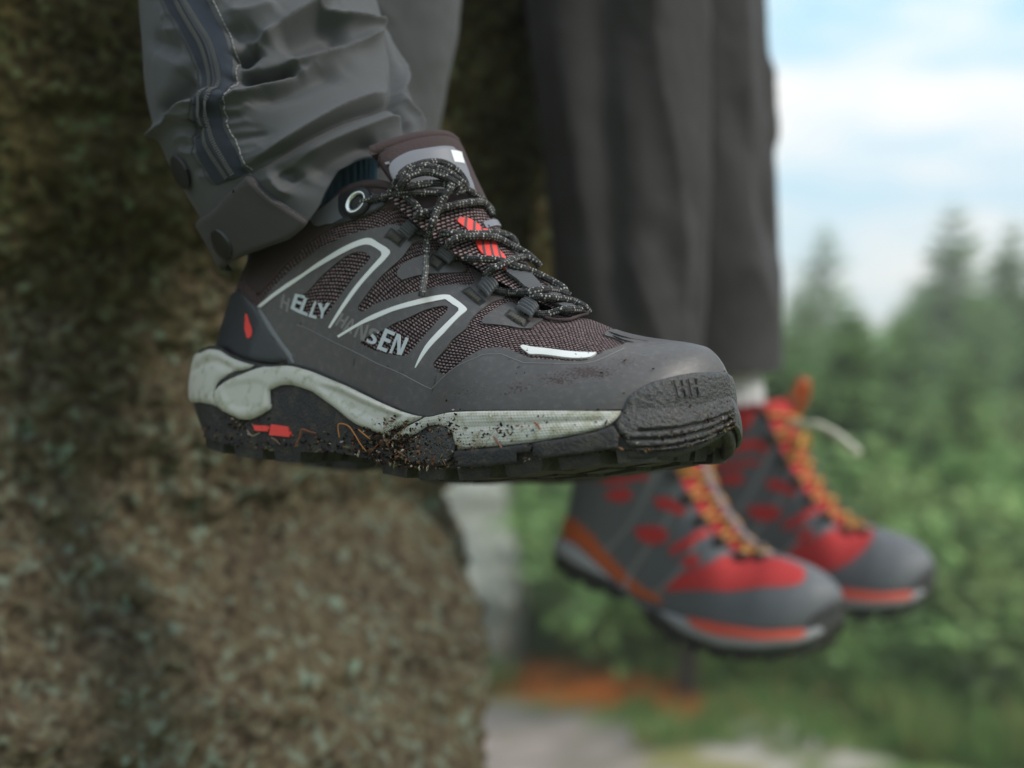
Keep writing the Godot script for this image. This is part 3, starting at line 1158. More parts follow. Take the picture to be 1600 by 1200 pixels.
	var er := part("eyelet", torus(ec[0] + en * 0.0024, en, along, 0.0056, 0.0041, 0.0014), m_metal, t)
	part("eyelet_base", torus(ec[0] + en * 0.0016, en, along, 0.0062, 0.0047, 0.0022), m_black, er)
	part("eyelet_hole", disc(ec[0] + en * 0.0017, en, 0.0036, 0.0004), m_black, er)
	# --- eyestay
	part("eyestay_patch", sheet(lat, rounded(pts2([448.2, 588.9, 455.4, 658.5, 475.2, 766.4, 498.8, 912.7, 518.7, 962.2, 536.1, 963.2, 543.8, 947.3, 542.1, 888.8, 515.9, 775, 484.1, 660.7, 460.3, 571.6, 451.4, 568])), [], 0.8, {"step": 1.2}), m_film, t)
	part("eyestay_patch", sheet(lat, rounded(pts2([601.5, 608.5, 606.2, 695.9, 614.9, 844.3, 617.4, 885.5, 626.4, 894, 657.4, 827.9, 671.2, 811.6, 669.5, 720.7, 670.8, 667.3, 658.4, 659.4, 638.6, 647, 615.5, 602, 605.9, 584.7])), [], 0.8, {"step": 1.2}), m_film, t)
	for q in [[413, 681.2, 419.5, 746.3, 444.1, 784.9, 439.2, 715.3], [492.4, 776.4, 494.4, 852.1, 514.2, 864.2, 510, 776.1], [558.1, 741, 564.5, 800.4, 589.1, 757.5, 585.2, 711.5], [627.6, 724.6, 627.8, 787.6, 655.5, 753.3, 656.8, 682]]:
		var b := pts2(q)
		var slot := PackedVector2Array()
		var mid := (b[0] + b[1] + b[2] + b[3]) / 4.0
		for w in b:
			slot.append(mid + (w - mid) * 1.28)
		part("slot", sheet(lat, slot, [], 0.05, {"step": 1.0, "base": 0.8}), m_black, t)
		var lines := []
		for i in 7:
			var f := (i + 0.5) / 7.0
			lines.append([PackedVector2Array([b[0].lerp(b[3], 0.0).lerp(b[1].lerp(b[2], 0.0), 0.0), b[1]]), 0.0, 0.3])
			lines[i][0] = PackedVector2Array([b[0].lerp(b[3], f), b[1].lerp(b[2], f)])
			lines[i][1] = 0.6
		part("bar_tack", sheet(lat, b, [], 1.5, {"step": 0.45, "base": 0.4, "bevel": 2.0, "edge": 0.0, "relief": lines}), m_tack, t)
	for q in [[140.6, 96.6, 28.2, 144.6, 101.9, 24.4, 149.8, 98.3, 22.6, 146, 92.4, 26.6], [159.7, 86.1, 23.8, 162.2, 91.1, 19.3, 169.1, 86.3, 17.9, 166.7, 81.6, 23], [182.9, 72, 23, 184.8, 77.1, 16.2, 191.5, 72.2, 17.4, 190.8, 66.5, 25.4], [204.6, 62.2, 23.8, 204, 66.6, 15.6, 211.7, 63.1, 15.7, 213.7, 58.1, 25.1]]:
		var p := pts3(q)
		var out := ((p[2] - p[0]) as Vector3).cross(p[1] - p[3]).normalized()
		if out.z < 0.0:
			out = -out
		part("lace_loop", webbing_loop(p, out), m_web, t)
	# --- tongue
	var tg := Tongue.new()
	tg.k = PackedFloat32Array([0, 0.2, 0.4, 0.6, 0.8, 1])
	tg.c = [Vector2(222.9, 64.1), Vector2(207.7, 74.3), Vector2(187.3, 89.8), Vector2(170.2, 107.6), Vector2(156.1, 127.7), Vector2(145.2, 146.9)]
	tg.w = [7.0, 15.0, 20.0, 26.0, 31.0, 32.0]
	tg.d = [1.5, 4.0, 8.0, 13.0, 19.0, 25.0]
	tg.su = 30.0
	tg.sv = 120.0
	tg.flip = -1.0
	var low_half := field(tg, -1.15, 1.15, -0.03, 0.76, 50, 90)
	var ton := part("tongue", low_half, m_knit, t)
	part("tongue_top", sheet(tg, PackedVector2Array([Vector2(-1, 0.62), Vector2(0, 0.66), Vector2(1, 0.62), Vector2(1.02, 0.8), Vector2(1.0, 0.93), Vector2(0.93, 0.985), Vector2(0.6, 1.0), Vector2(-0.6, 1.0), Vector2(-0.93, 0.985), Vector2(-1.0, 0.93), Vector2(-1.02, 0.8)]), [], 1.2, {"step": 2.0, "bevel": 6.0, "edge": -1.5}), m_lining, ton)
	var back := field(tg, -1.0, 1.0, 0.55, 1.0, 30, 30, -5.0)
	part("tongue_lining", back, m_lining, ton)
	var rim_pts := []
	for i in 41:
		rim_pts.append(tg.at(lerpf(-1.0, 1.0, i / 40.0), 0.995) - tg.nrm(lerpf(-1.0, 1.0, i / 40.0), 0.99) * 0.002)
	mb = MB.new()
	mb.tube(rim_pts, [0.0030], 12)
	part("tongue_rim", mb.mesh(), m_lining, ton)
	part("tongue_badge", sheet(tg, rounded(pts2([963, 875, 875, 904, 713, 921, 500, 921, 163, 925, 62, 912, -50, 867, -25, 792, 38, 712, 175, 692, 525, 717, 938, 762, 1000, 792, 1000, 825])), [], 0.9, {"step": 1.2, "base": 1.1, "bevel": 1.4, "edge": 0.3}), m_plate, ton)
	part("badge_mark", sheet(tg, PackedVector2Array([Vector2(-0.02, 0.90), Vector2(0.20, 0.90), Vector2(0.22, 0.84), Vector2(0.02, 0.84)]), [], 0.2, {"step": 1.2, "base": 2.0}), m_silver, ton)
	part("badge_edge", sheet(tg, PackedVector2Array([Vector2(-0.62, 0.60), Vector2(-0.5, 0.61), Vector2(0.3, 0.56), Vector2(0.32, 0.53), Vector2(-0.3, 0.565)]), [], 0.8, {"step": 1.2, "base": 0.2}), m_plate, ton)
	var red := pts2([725, 600, 525, 592, 413, 554, 413, 533, 238, 525, 263, 483, 425, 438, 488, 379, 688, 388, 838, 412, 812, 450, 688, 504, 675, 542])
	var lb := part("tongue_label", sheet(tg, rounded(red), [], 0.6, {"step": 1.0, "base": 0.2}), m_red, ton)
	for i in 13:
		var f := -1.1 + i * 0.17
		var bar := PackedVector2Array([Vector2(f - 0.35, 0.62), Vector2(f - 0.305, 0.62), Vector2(f + 0.695, 0.34), Vector2(f + 0.65, 0.34)])
		for q in Geometry2D.intersect_polygons(scaled(bar, Vector2(30, 120)), scaled(red, Vector2(30, 120))):
			if absf(area(q)) > 0.4:
				part("label_stripe", sheet(tg, scaled(q, Vector2(1.0 / 30, 1.0 / 120)), [], 0.25, {"step": 1.0, "base": 0.75}), m_web, lb)
	part("tongue_label", sheet(tg, pts2([825, 367, 562, 367, 500, 308, 750, 308]), [], 0.6, {"step": 1.0, "base": 0.3}), m_red, ton)
	for q in [[850, 325, 363, 312, 438, 254, 612, 188, 950, 171, 1000, 225, 925, 267], [788, 192, 113, 179, 375, 83, 75, 38, 500, 0, 1000, 38, 1000, 88, 1000, 133]]:
		var b := pts2(q)
		var ribs := []
		for i in 42:
			var y := lerpf(0.0, 0.45, i / 41.0)
			ribs.append([PackedVector2Array([Vector2(-1, y), Vector2(1, y + 0.03)]), 0.45, 0.4])
		part("tongue_webbing", sheet(tg, rounded(b), [], 1.0, {"step": 0.45, "base": 1.2, "relief": ribs}), m_web, ton)
	# --- laces
	mb = MB.new()
	for q in [[114.8, 108.9, 27.6, 121.7, 109.9, 31.9, 133, 112.5, 30.9, 149.5, 113.5, 33.8, 156.1, 114.1, 29.1, 161.3, 114.4, 25.1, 164.5, 116.6, 21.8], [137.2, 112.9, 33.4, 140.9, 115.5, 31.8, 149.7, 115.7, 35.7, 154.7, 117.4, 32.1, 159.9, 118.9, 25.7, 164, 118.3, 22.3], [136.8, 115.5, 30.4, 144.6, 118.6, 36.6, 146, 122.7, 34.6, 148.4, 125.9, 31, 152.2, 128.5, 25.6, 156.2, 129.5, 19.8, 160, 127.4, 14.4, 163.4, 123.3, 12, 165.3, 119.4, 12.2, 165.3, 116.1, 17.8], [146.6, 114.2, 38.2, 149.9, 117.8, 39.1, 152.4, 120.7, 36.6, 156.8, 123, 31.2, 162.3, 121.8, 27.4, 165.5, 120.2, 24.2, 167.8, 117.9, 20.7, 166.1, 115, 20.9], [146.3, 116.6, 34.3, 150.4, 123.1, 33.3, 153.9, 125.7, 31, 157.8, 125.8, 26.6, 162.7, 124, 22.8, 166.1, 120.4, 16.5, 165.9, 117.7, 11.8], [167.6, 118.1, 26.3, 167.3, 115.5, 27.7, 165.2, 110.8, 29, 163.5, 105, 30.9, 163.8, 99.1, 33.9, 158, 93.1, 28.2, 158.5, 85.9, 29.4], [165.4, 118.8, 15.3, 166.3, 117.4, 8.1, 167, 115.5, 1.5, 168.8, 111.9, -2.1, 171.4, 108, -2.4], [146.7, 97.3, 23.7, 146.1, 100, 25.2, 147.1, 102.8, 25.9, 156, 104.1, 32.2, 159.9, 106, 28.5, 163.8, 108.6, 22.9, 168.3, 111.5, 14.9, 168.8, 113.5, 6.1, 168, 113.2, -2.5, 169.6, 110.1, -4.3], [146.9, 112.1, 33.5, 149.4, 110.4, 32.9, 152.3, 108.2, 32, 154.4, 105.2, 30.6, 157, 103.4, 28.7], [146.2, 98.3, 24.6, 150.3, 96.9, 24.1, 157.1, 96.6, 22, 168.2, 95.7, 27.4, 173.2, 96.4, 22.2, 177.5, 96.9, 16.8, 180.2, 98.6, 8.5, 179.4, 99.4, -3.3, 183.4, 96.8, -3.9, 184.4, 93.9, -3.9], [166, 84.9, 19.9, 164.1, 88.9, 20.3, 169.5, 91.6, 27.7, 173.2, 94.3, 25.4, 177.2, 95.3, 21.6, 180.3, 96, 16.7, 182.9, 96.1, 9.7, 185.7, 93.8, 1.4, 192.4, 90.1, -2.2, 197.1, 86.7, -2.3], [167, 85.5, 19.9, 169.9, 86.2, 18.7, 181, 84.7, 24.4, 186.3, 85, 22, 190.3, 85, 17.8, 196.4, 83, 13.2, 201, 81.2, 4.8, 206.3, 78.4, -0.7, 212.4, 75.2, -2.1, 213.8, 72.7, -2.4], [188.3, 71.9, 19.2, 185.1, 75.3, 19, 184.3, 78.2, 18.7, 191.6, 80.6, 23.4, 194, 84.2, 17.1, 193.4, 88.1, 4.4, 197.5, 87.2, 0.1, 199.1, 84.9, -2.1], [189.5, 71.9, 19.5, 193, 71.2, 19, 197.8, 70.9, 17, 207.7, 70.8, 19.4, 211.2, 72.5, 14.6, 212.2, 73.5, 6.1, 214.8, 72.5, -0.7, 216, 71.8, -2.2], [209.1, 61.5, 20.8, 204.8, 65.1, 19.4, 205.6, 67.9, 17.2, 212.1, 69, 18.8, 216.5, 69.2, 14.8, 218.3, 69.4, 8.1, 220.7, 68.9, 2, 225.4, 66.9, 0.9, 225.6, 65, -3.6], [210.6, 62.2, 19.1, 214, 61.5, 19.2, 217.2, 61.7, 17.1, 220.1, 63.2, 14.5, 223.5, 64.3, 12.7, 224.6, 65.2, 3.1, 225.7, 64.6, -2.3]]:
		var c := spline(pts3(q), 8)
		mb.tube(c, [0.00172], 12)
	var lace := part("lace", mb.mesh(), m_cord, t)
	mb = MB.new()
	var tip := spline(pts3([158.3, 86.5, 29.2, 160.4, 76.4, 31.8, 160.9, 67.9, 33.8]), 6)
	mb.tube(tip, [0.00150], 10)
	part("lace_tip", mb.mesh(), cord_material(Color(0.10, 0.10, 0.10), Color(0.36, 0.36, 0.35), 17), lace)
	mb = MB.new()
	var end: Vector3 = tip[tip.size() - 1]
	var dir: Vector3 = (end - tip[tip.size() - 2]).normalized()
	mb.tube([end - dir * 0.0006, end + dir * 0.0012], [0.0016], 10)
	part("lace_tip_end", mb.mesh(), m_black, lace)
	mb = MB.new()
	mb.tube(spline(pts3([214.2, 61.4, 17.5, 218.4, 59.9, 18.8, 223.4, 59.3, 18.4, 226.9, 60, 14.5, 227, 62.1, 6.9, 229.9, 63.3, 3.7]), 6), [0.0008], 8)
	part("throat_stitching", mb.mesh(), m_lining, t)
	# --- sole
	var rub := part("outsole", field(lat, 0, 1, -1, -0.0005, 260, 26), m_rubber, t)
	part("outsole", field(med, 0, 1, -1, -0.0005, 130, 14), m_rubber, t)
	part("tread", underside(lat, med, 2.0), m_rubber, rub)
	for i in 12:
		var a := 0.055 + i * 0.0715
		if i in [4, 5]:
			continue
		part("lug", lug(lat, med, a, a + 0.054, -0.005, 0.25, 5.0), m_rubber, rub)
		part("lug", lug(lat, med, a + 0.01, a + 0.05, 0.30, 0.48, 4.2), m_rubber, rub)
		part("lug", lug(lat, med, a + 0.01, a + 0.05, 0.53, 0.71, 4.2), m_rubber, rub)
		part("lug", lug(lat, med, a, a + 0.054, 0.76, 1.0, 5.0), m_rubber, rub)
	# curved ridges under the toe
	for i in 4:
		var ridge := []
		for j in 41:
			var f := j / 40.0
			var s: Flank = lat if f < 0.5 else med
			var a := lerpf(0.86, 1.0, f * 2.0) if f < 0.5 else lerpf(1.0, 0.86, f * 2.0 - 1.0)
			var q := s.at(a, -1.0)
			var c := Vector3(0.222, q.y, -0.004)
			ridge.append(q + (c - q).normalized() * (0.003 + i * 0.0085) + Vector3(0, -0.0012 - 0.0008 * i, 0))
		mb = MB.new()
		mb.tube(ridge, [0.0030], 8)
		part("lug", mb.mesh(), m_rubber, rub)
	part("lug", sheet(lat, pts2([628.4, -720.7, 672.2, -698.2, 708.8, -691.1, 735, -678, 740.5, -736.8, 737.5, -832.5, 720.2, -827.1, 721.2, -1000, 683.4, -1000, 636.4, -986.2]), [], 3.4, {"sv": 25.0, "step": 1.2, "bevel": 0.7, "edge": 2.7}), m_rubber, rub)
	part("lug", sheet(lat, pts2([741.8, -675.6, 776.1, -640.9, 815.4, -540.6, 837.1, -422.7, 844, -614.5, 843.5, -929.1, 797.4, -980.2, 753.3, -991.9, 741.9, -866]), [], 3.6, {"sv": 25.0, "step": 1.2, "bevel": 0.7, "edge": 2.9}), m_rubber, rub)
	part("side_pad", sheet(lat, rounded(pts2([537.3, -572.4, 561.6, -399.5, 591.6, -253.1, 608, -316.1, 618.9, -476.2, 625.1, -708.8, 612.6, -959.1, 559.5, -959.9, 527.6, -852.5])), [], 2.4, {"sv": 25.0, "step": 1.0, "bevel": 2.2, "edge": 0.8}), spatial(bump(mat(lin(0.035, 0.034, 0.033), 0.6), grain(256, 0.09, 71, 2, FastNoiseLite.TYPE_CELLULAR), 0.7), 22), rub)
	part("sole_mark", sheet(lat, pts2([231.4, -726.6, 255.7, -719.5, 258.7, -785, 236.5, -790.1]), [], 0.8, {"sv": 25.0, "step": 1.0}), m_red, rub)
	part("sole_mark", sheet(lat, pts2([263.5, -702.6, 296.7, -717.9, 300.7, -833.3, 261.5, -828.1]), [], 0.8, {"sv": 25.0, "step": 1.0}), m_red, rub)
	part("midsole", sheet(lat, rounded(heelward(pts2([85.6, -624.6, 83.5, -488.7, 95, -295.1, 108.2, -116.2, 131.4, -50.2, 152.1, -35, 173.7, -35, 180.6, -35, 202.6, -35, 219.7, -35, 209.5, -97.2, 184.5, -174.3, 169.5, -271.7, 156.8, -386.7, 155.2, -529.6, 159.9, -619.3, 132.1, -639.1]))), [], 2.0, {"sv": 42.0, "step": 1.2, "bevel": 3.2, "edge": 0.4, "relief": [[pts2([90, -233.7, 121, -197.4, 149, -162.3, 178.5, -147]), -1.7, 1.8]]}), m_foam, t)
	var arch := rounded(pts2([345.4, -164.5, 376, -98.8, 422.4, -106.7, 475, -101.4, 525.9, -91.5, 505.1, -339.7, 481.1, -413, 456.8, -379, 423, -351.3, 388.2, -285]))
	var lobe := rounded(pts2([172.8, -386, 198.4, -258.8, 231.1, -182.4, 248.9, -234, 248.5, -474.9, 231.3, -560.9, 209.7, -607.3, 189.6, -565.9]))
	part("midsole", sheet(lat, rounded(pts2([162.2, -601, 156.2, -513.9, 160.6, -421.1, 174.5, -309.7, 193.2, -210.3, 220.8, -87.7, 237.1, -35, 261, -35, 288.2, -35, 316.6, -35, 350.5, -35, 385.9, -35, 432.4, -35, 472.2, -35, 516.8, -35, 551, -35, 545.2, -106.5, 529.8, -226.1, 511.3, -391.7, 498.7, -519.3, 480.8, -524.4, 459.8, -517.7, 435.9, -511.4, 412.5, -469.2, 388.4, -393.6, 363.1, -326.4, 338, -268.6, 315.7, -251.9, 293.9, -242.6, 272.3, -262.5, 259.3, -296.3, 255.4, -325.2, 260.1, -496.7, 255.4, -548.7, 232.6, -650.2, 221.9, -675.4, 208.5, -683.4, 191.2, -658, 173.3, -636.6])), [], 3.0, {"sv": 36.0, "step": 1.0, "bevel": 3.0, "edge": 0.8, "relief": [[arch, -1.7, 2.6, 1], [lobe, -0.9, 2.2, 1]]}), m_foam, t)
	part("midsole", sheet(lat, rounded(pts2([559.1, -35, 563.3, -35, 577.6, -35, 607.3, -35, 656.6, -35, 742.8, -35, 812.4, -35, 846.7, -35, 844.5, -142.7, 836.8, -297.5, 821.4, -456.6, 795.6, -548.5, 759.8, -622.3, 734.8, -652.8, 699.7, -668, 667.3, -672.5, 630.3, -688.3, 623.5, -565.6, 615.1, -386.3, 601.7, -289.1, 581, -208.1, 564.8, -229.3, 546.4, -387.2, 518.3, -562.5, 502.2, -578.4, 515.1, -393.4, 535.7, -212])), [], 2.2, {"sv": 25.0, "step": 1.0, "bevel": 2.4, "edge": 0.7, "relief": [[pts2([642.5, -318.2, 695.3, -292.4, 748.5, -284.9, 793.9, -276.1, 822.2, -274.9]), -1.1, 1.1]]}), m_foam, t)
	part("midsole", sheet(med, PackedVector2Array([Vector2(-0.03, -0.03), Vector2(-0.03, -0.6), Vector2(0.3, -0.5), Vector2(0.5, -0.6), Vector2(0.8, -0.6), Vector2(0.86, -0.02), Vector2(0.5, -0.02)]), [], 2.2, {"sv": 30.0, "step": 3.0, "bevel": 3.0, "edge": 0.6}), m_foam, t)
	var ridges := []
	for i in 3:
		var v := -0.92 + i * 0.2
		var ln := PackedVector2Array()
		for j in 12:
			ln.append(Vector2(lerpf(0.845 + i * 0.012, 1.0, j / 11.0), v + 0.02 * j / 11.0))
		ridges.append([ln, -1.9, 1.2])
	var cap := part("toe_cap", sheet(lat, rounded(cap_outline(pts2([847.6, -64.2, 850.2, 47.6, 855.7, 123.9, 876.4, 217.8, 898.5, 269.7, 922.8, 311.1, 954.4, 336, 981.3, 345.3, 1000, 321.6, 1000, 165, 1000, -472.3, 1000, -1000, 984.3, -1000, 951.4, -1000, 914.2, -1000, 880.5, -1000, 860, -930.4, 851.3, -694.8, 840.5, -487.2, 843, -221.2]))), [], 2.5, {"sv": 38.0, "step": 1.0, "bevel": 2.2, "edge": 1.3, "relief": ridges}), m_cap, t)
	part("toe_cap", sheet(med, PackedVector2Array([Vector2(1.03, -0.99), Vector2(1.03, 0.34), Vector2(0.93, 0.32), Vector2(0.88, 0.02), Vector2(0.88, -0.95)]), [], 2.3, {"sv": 38.0, "step": 1.3, "bevel": 2.2, "edge": 0.9}), m_cap, t)
	var em := pts2([909.4, 244.5, 949.9, 262.1, 953.3, 107.8, 917.8, 94])
	var e1 := PackedVector2Array([em[0], em[0].lerp(em[1], 0.47), em[3].lerp(em[2], 0.47), em[3]])
	var e2 := PackedVector2Array([em[0].lerp(em[1], 0.53), em[1], em[2], em[3].lerp(em[2], 0.53)])
	for e in [e1, e2]:
		var shade := PackedVector2Array()  # enlarged black copy, painted as the shade in the letter recess
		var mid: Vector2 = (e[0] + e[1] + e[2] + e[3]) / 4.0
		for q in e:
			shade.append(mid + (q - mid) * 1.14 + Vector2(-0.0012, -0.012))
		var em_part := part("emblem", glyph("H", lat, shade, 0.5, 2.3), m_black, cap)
		part("emblem_face", glyph("H", lat, e, 0.5, 2.75), m_cap, em_part)
	return t

# points that reach the middle of the heel go right round it
func heelward(p: PackedVector2Array) -> PackedVector2Array:
	var r := PackedVector2Array()
	for q in p:
		r.append(Vector2(-0.03, q.y) if q.x < 0.135 else q)
	return r

func area(p: PackedVector2Array) -> float:
	var s := 0.0
	for i in p.size():
		s += p[i].cross(p[(i + 1) % p.size()])
	return s * 0.5

# carries the traced cap round to the middle of the toe
func cap_outline(p: PackedVector2Array) -> PackedVector2Array:
	var r := PackedVector2Array()
	for q in p:
		if q.x < 0.965:
			r.append(q)
	var hi := 0.0
	var at := 0
	for i in r.size():
		if r[i].x > hi and r[i].y > 0.0:
			hi = r[i].x
			at = i
	var out := PackedVector2Array()
	for i in r.size():
		out.append(r[i])
		if i == at:
			out.append_array(PackedVector2Array([Vector2(1.03, r[i].y), Vector2(1.03, -0.3), Vector2(1.03, -0.99)]))
	return out

# ------------------------------------------------------------------ trousers
# folds: list of [height mm, half width mm, line]; they are raised or sunk along traced lines of the cloth
func fold_cloth(t: Tube, folds: Array, rough: float, sd: int, v_range := Vector2(0, 1)) -> void:
	var d := PackedFloat32Array()
	d.resize(t.nu * t.nv)
	var n := noise(0.02, sd, 3)
	var n2 := noise(0.006, sd + 1, 2)
	for i in t.nu:
		for j in t.nv:
			var q := t.ring(float(i) / t.nu, float(j) / (t.nv - 1)) * 1000.0
			d[i * t.nv + j] = n.get_noise_3dv(q * Vector3(1, 0.8, 1)) * rough + n2.get_noise_3dv(q) * rough * 1.6
	for f in folds:
		var line := scaled(rounded(f[2], 4, false), Vector2(t.su, t.sv))
		var reach: float = f[1] * 3.2
		var box := Rect2(line[0], Vector2.ZERO)
		for q in line:
			box = box.expand(q)
		box = box.grow(reach)
		var total := 0.0
		for i in line.size() - 1:
			total += line[i].distance_to(line[i + 1])
		for i in range(floori(box.position.x / t.su * t.nu), ceili(box.end.x / t.su * t.nu) + 1):
			for j in range(maxi(0, floori(box.position.y / t.sv * (t.nv - 1))), mini(t.nv - 1, ceili(box.end.y / t.sv * (t.nv - 1))) + 1):
				var q := Vector2(float(i) / t.nu * t.su, float(j) / (t.nv - 1) * t.sv)
				var best := 1e12
				var where := 0.0
				var run := 0.0
				for k in line.size() - 1:
					var c := Geometry2D.get_closest_point_to_segment(q, line[k], line[k + 1])
					var dd := q.distance_squared_to(c)
					if dd < best:
						best = dd
						where = run + c.distance_to(line[k])
					run += line[k].distance_to(line[k + 1])
				var taper := smoothstep(0.0, 0.22, where / total) * smoothstep(0.0, 0.22, 1.0 - where / total)
				taper = lerpf(0.25, 1.0, taper)
				var x := sqrt(best) / float(f[1])
				var h := exp(-pow(x, 1.12)) if f[0] > 0 else exp(-x * x)
				d[posmod(i, t.nu) * t.nv + j] += f[0] * h * taper
	t.disp = d

func hem_at(hem: PackedVector2Array, u: float) -> float:
	u = fposmod(u, 1.0)
	var n := hem.size()
	if u <= hem[0].x:
		return hem[0].y
	for i in n - 1:
		if u <= hem[i + 1].x:
			return lerpf(hem[i].y, hem[i + 1].y, (u - hem[i].x) / maxf(hem[i + 1].x - hem[i].x, 0.0001))
	return lerpf(hem[n - 1].y, hem[0].y, (u - hem[n - 1].x) / (1.0 - hem[n - 1].x + hem[0].x))

func trouser_mesh(t: Tube, hem: PackedVector2Array, nu: int, nv: int) -> ArrayMesh:
	var mb := MB.new()
	for i in nu + 1:
		var u := float(i) / nu
		var end := hem_at(hem, u)
		for j in nv + 1:
			var v := end * float(j) / nv
			mb.add(t.at(u, v), t.nrm(u, v), Vector2(u * t.su, v * t.sv))
	for i in nu:
		for j in nv:
			var b := i * (nv + 1) + j
			mb.quad(b, b + 1, b + nv + 2, b + nv + 1)
	# the turned hem: an inner layer 1.6 mm inside, 25 mm deep
	var s := mb.v.size()
	for i in nu + 1:
		var u := float(i) / nu
		var end := hem_at(hem, u)
		for j in 7:
			var a := j / 6.0
			var n := t.nrm(u, end - maxf(a - 0.3, 0.0) * 25.0 / t.sv)
			var p := t.at(u, end - maxf(a - 0.3, 0.0) * 25.0 / t.sv) + n * (-0.9 * (1.0 - cos(minf(a / 0.3, 1.0) * PI)) * 0.5 - 0.4 * a) * MM
			if a < 0.31:
				p += (t.at(u, end) - t.at(u, end - 0.01)).normalized() * sin(a / 0.3 * PI) * 0.7 * MM
			mb.add(p, n if a < 0.15 else -n, Vector2(u * t.su, a * 25.0))
	for i in nu:
		for j in 6:
			var b := s + i * 7 + j
			mb.quad(b, b + 1, b + 8, b + 7)
	return mb.mesh()

func line_on(t: Tube, line: PackedVector2Array, lift: float, sub := 6) -> Array:
	var r := []
	for q in rounded(line, sub, false):
		r.append(t.at(q.x, q.y) + t.nrm(q.x, q.y) * lift * MM)
	return r

# short raised stitches along a line
func stitches(t: Tube, line: PackedVector2Array, lift: float, long: float, pitch: float, r: float, across := false) -> ArrayMesh:
	var p := line_on(t, line, lift, 8)
	var mb := MB.new()
	var run := 0.0
	var next := 0.0
	for i in p.size() - 1:
		var a: Vector3 = p[i]
		var b: Vector3 = p[i + 1]
		var l := a.distance_to(b) * 1000.0
		while next < run + l:
			var c := a.lerp(b, (next - run) / l)
			var d := (b - a).normalized()
			var n := t.nrm(line[0].x, line[0].y)
			if across:
				d = d.cross(n).normalized()
			mb.tube([c - d * long * 0.5 * MM, c - d * long * 0.2 * MM + n * r * 0.4 * MM, c + d * long * 0.2 * MM + n * r * 0.4 * MM, c + d * long * 0.5 * MM], [r * MM], 5, false)
			next += pitch
		run += l
	return mb.mesh()

func limb(points: Array, radii: Array) -> ArrayMesh:
	var mb := MB.new()
	var p := spline(points, 6)
	var r := []
	for i in p.size():
		var f := float(i) / (p.size() - 1) * (radii.size() - 1)
		var k := mini(int(f), radii.size() - 2)
		r.append(lerpf(radii[k], radii[k + 1], f - k))
	mb.tube(p, r, 20)
	return mb.mesh()

func ribbed_sock(points: Array, rx: Array, ribs: int, deep: float) -> ArrayMesh:
	var mb := MB.new()
	var p := spline(points, 8)
	var seg := ribs * 6
	for i in p.size():
		var d: Vector3 = (p[mini(i + 1, p.size() - 1)] - p[maxi(i - 1, 0)]).normalized()
		var x := Vector3(1, 0, 0.4)
		x = (x - d * x.dot(d)).normalized()
		var y := d.cross(x)
		var r: float = lerpf(rx[0], rx[1], float(i) / (p.size() - 1))
		for j in seg + 1:
			var a := TAU * j / seg
			var k := r + deep * absf(sin(a * ribs * 0.5))
			mb.add(p[i] + (x * cos(a) * 1.35 + y * sin(a)) * k, x * cos(a) + y * sin(a), Vector2(a * 60, i * 3))
	for i in p.size() - 1:
		for j in seg:
			var b := i * (seg + 1) + j
			mb.quad(b, b + 1, b + seg + 2, b + seg + 1)
	mb.smooth()
	return mb.mesh()

func tube_patch(k: Array, c: Array, a: Array, sv: float) -> Tube:
	var t := Tube.new()
	t.k = PackedFloat32Array(k)
	for i in range(0, c.size(), 3):
		t.c.append(Vector3(c[i], c[i + 1], c[i + 2]))
		t.ax.append(Vector3(a[i], a[i + 1], a[i + 2]))
	t.su = 377.0
	t.sv = sv
	t.flip = -1.0
	return t

# a simple trouser leg from centre points and half widths (metres), hanging cloth with its own folds
func simple_leg(centres: Array, half: Array, tilt: Vector3) -> Tube:
	var t := Tube.new()
	var n := centres.size()
	for i in n:
		t.k.append(float(i) / (n - 1))
		t.c.append(centres[i] * 1000.0)
		t.ax.append((Vector3(1, 0, 0) + tilt).normalized() * half[i] * 1000.0)
	t.su = 450.0
	t.sv = 480.0
	t.flip = -1.0
	return t

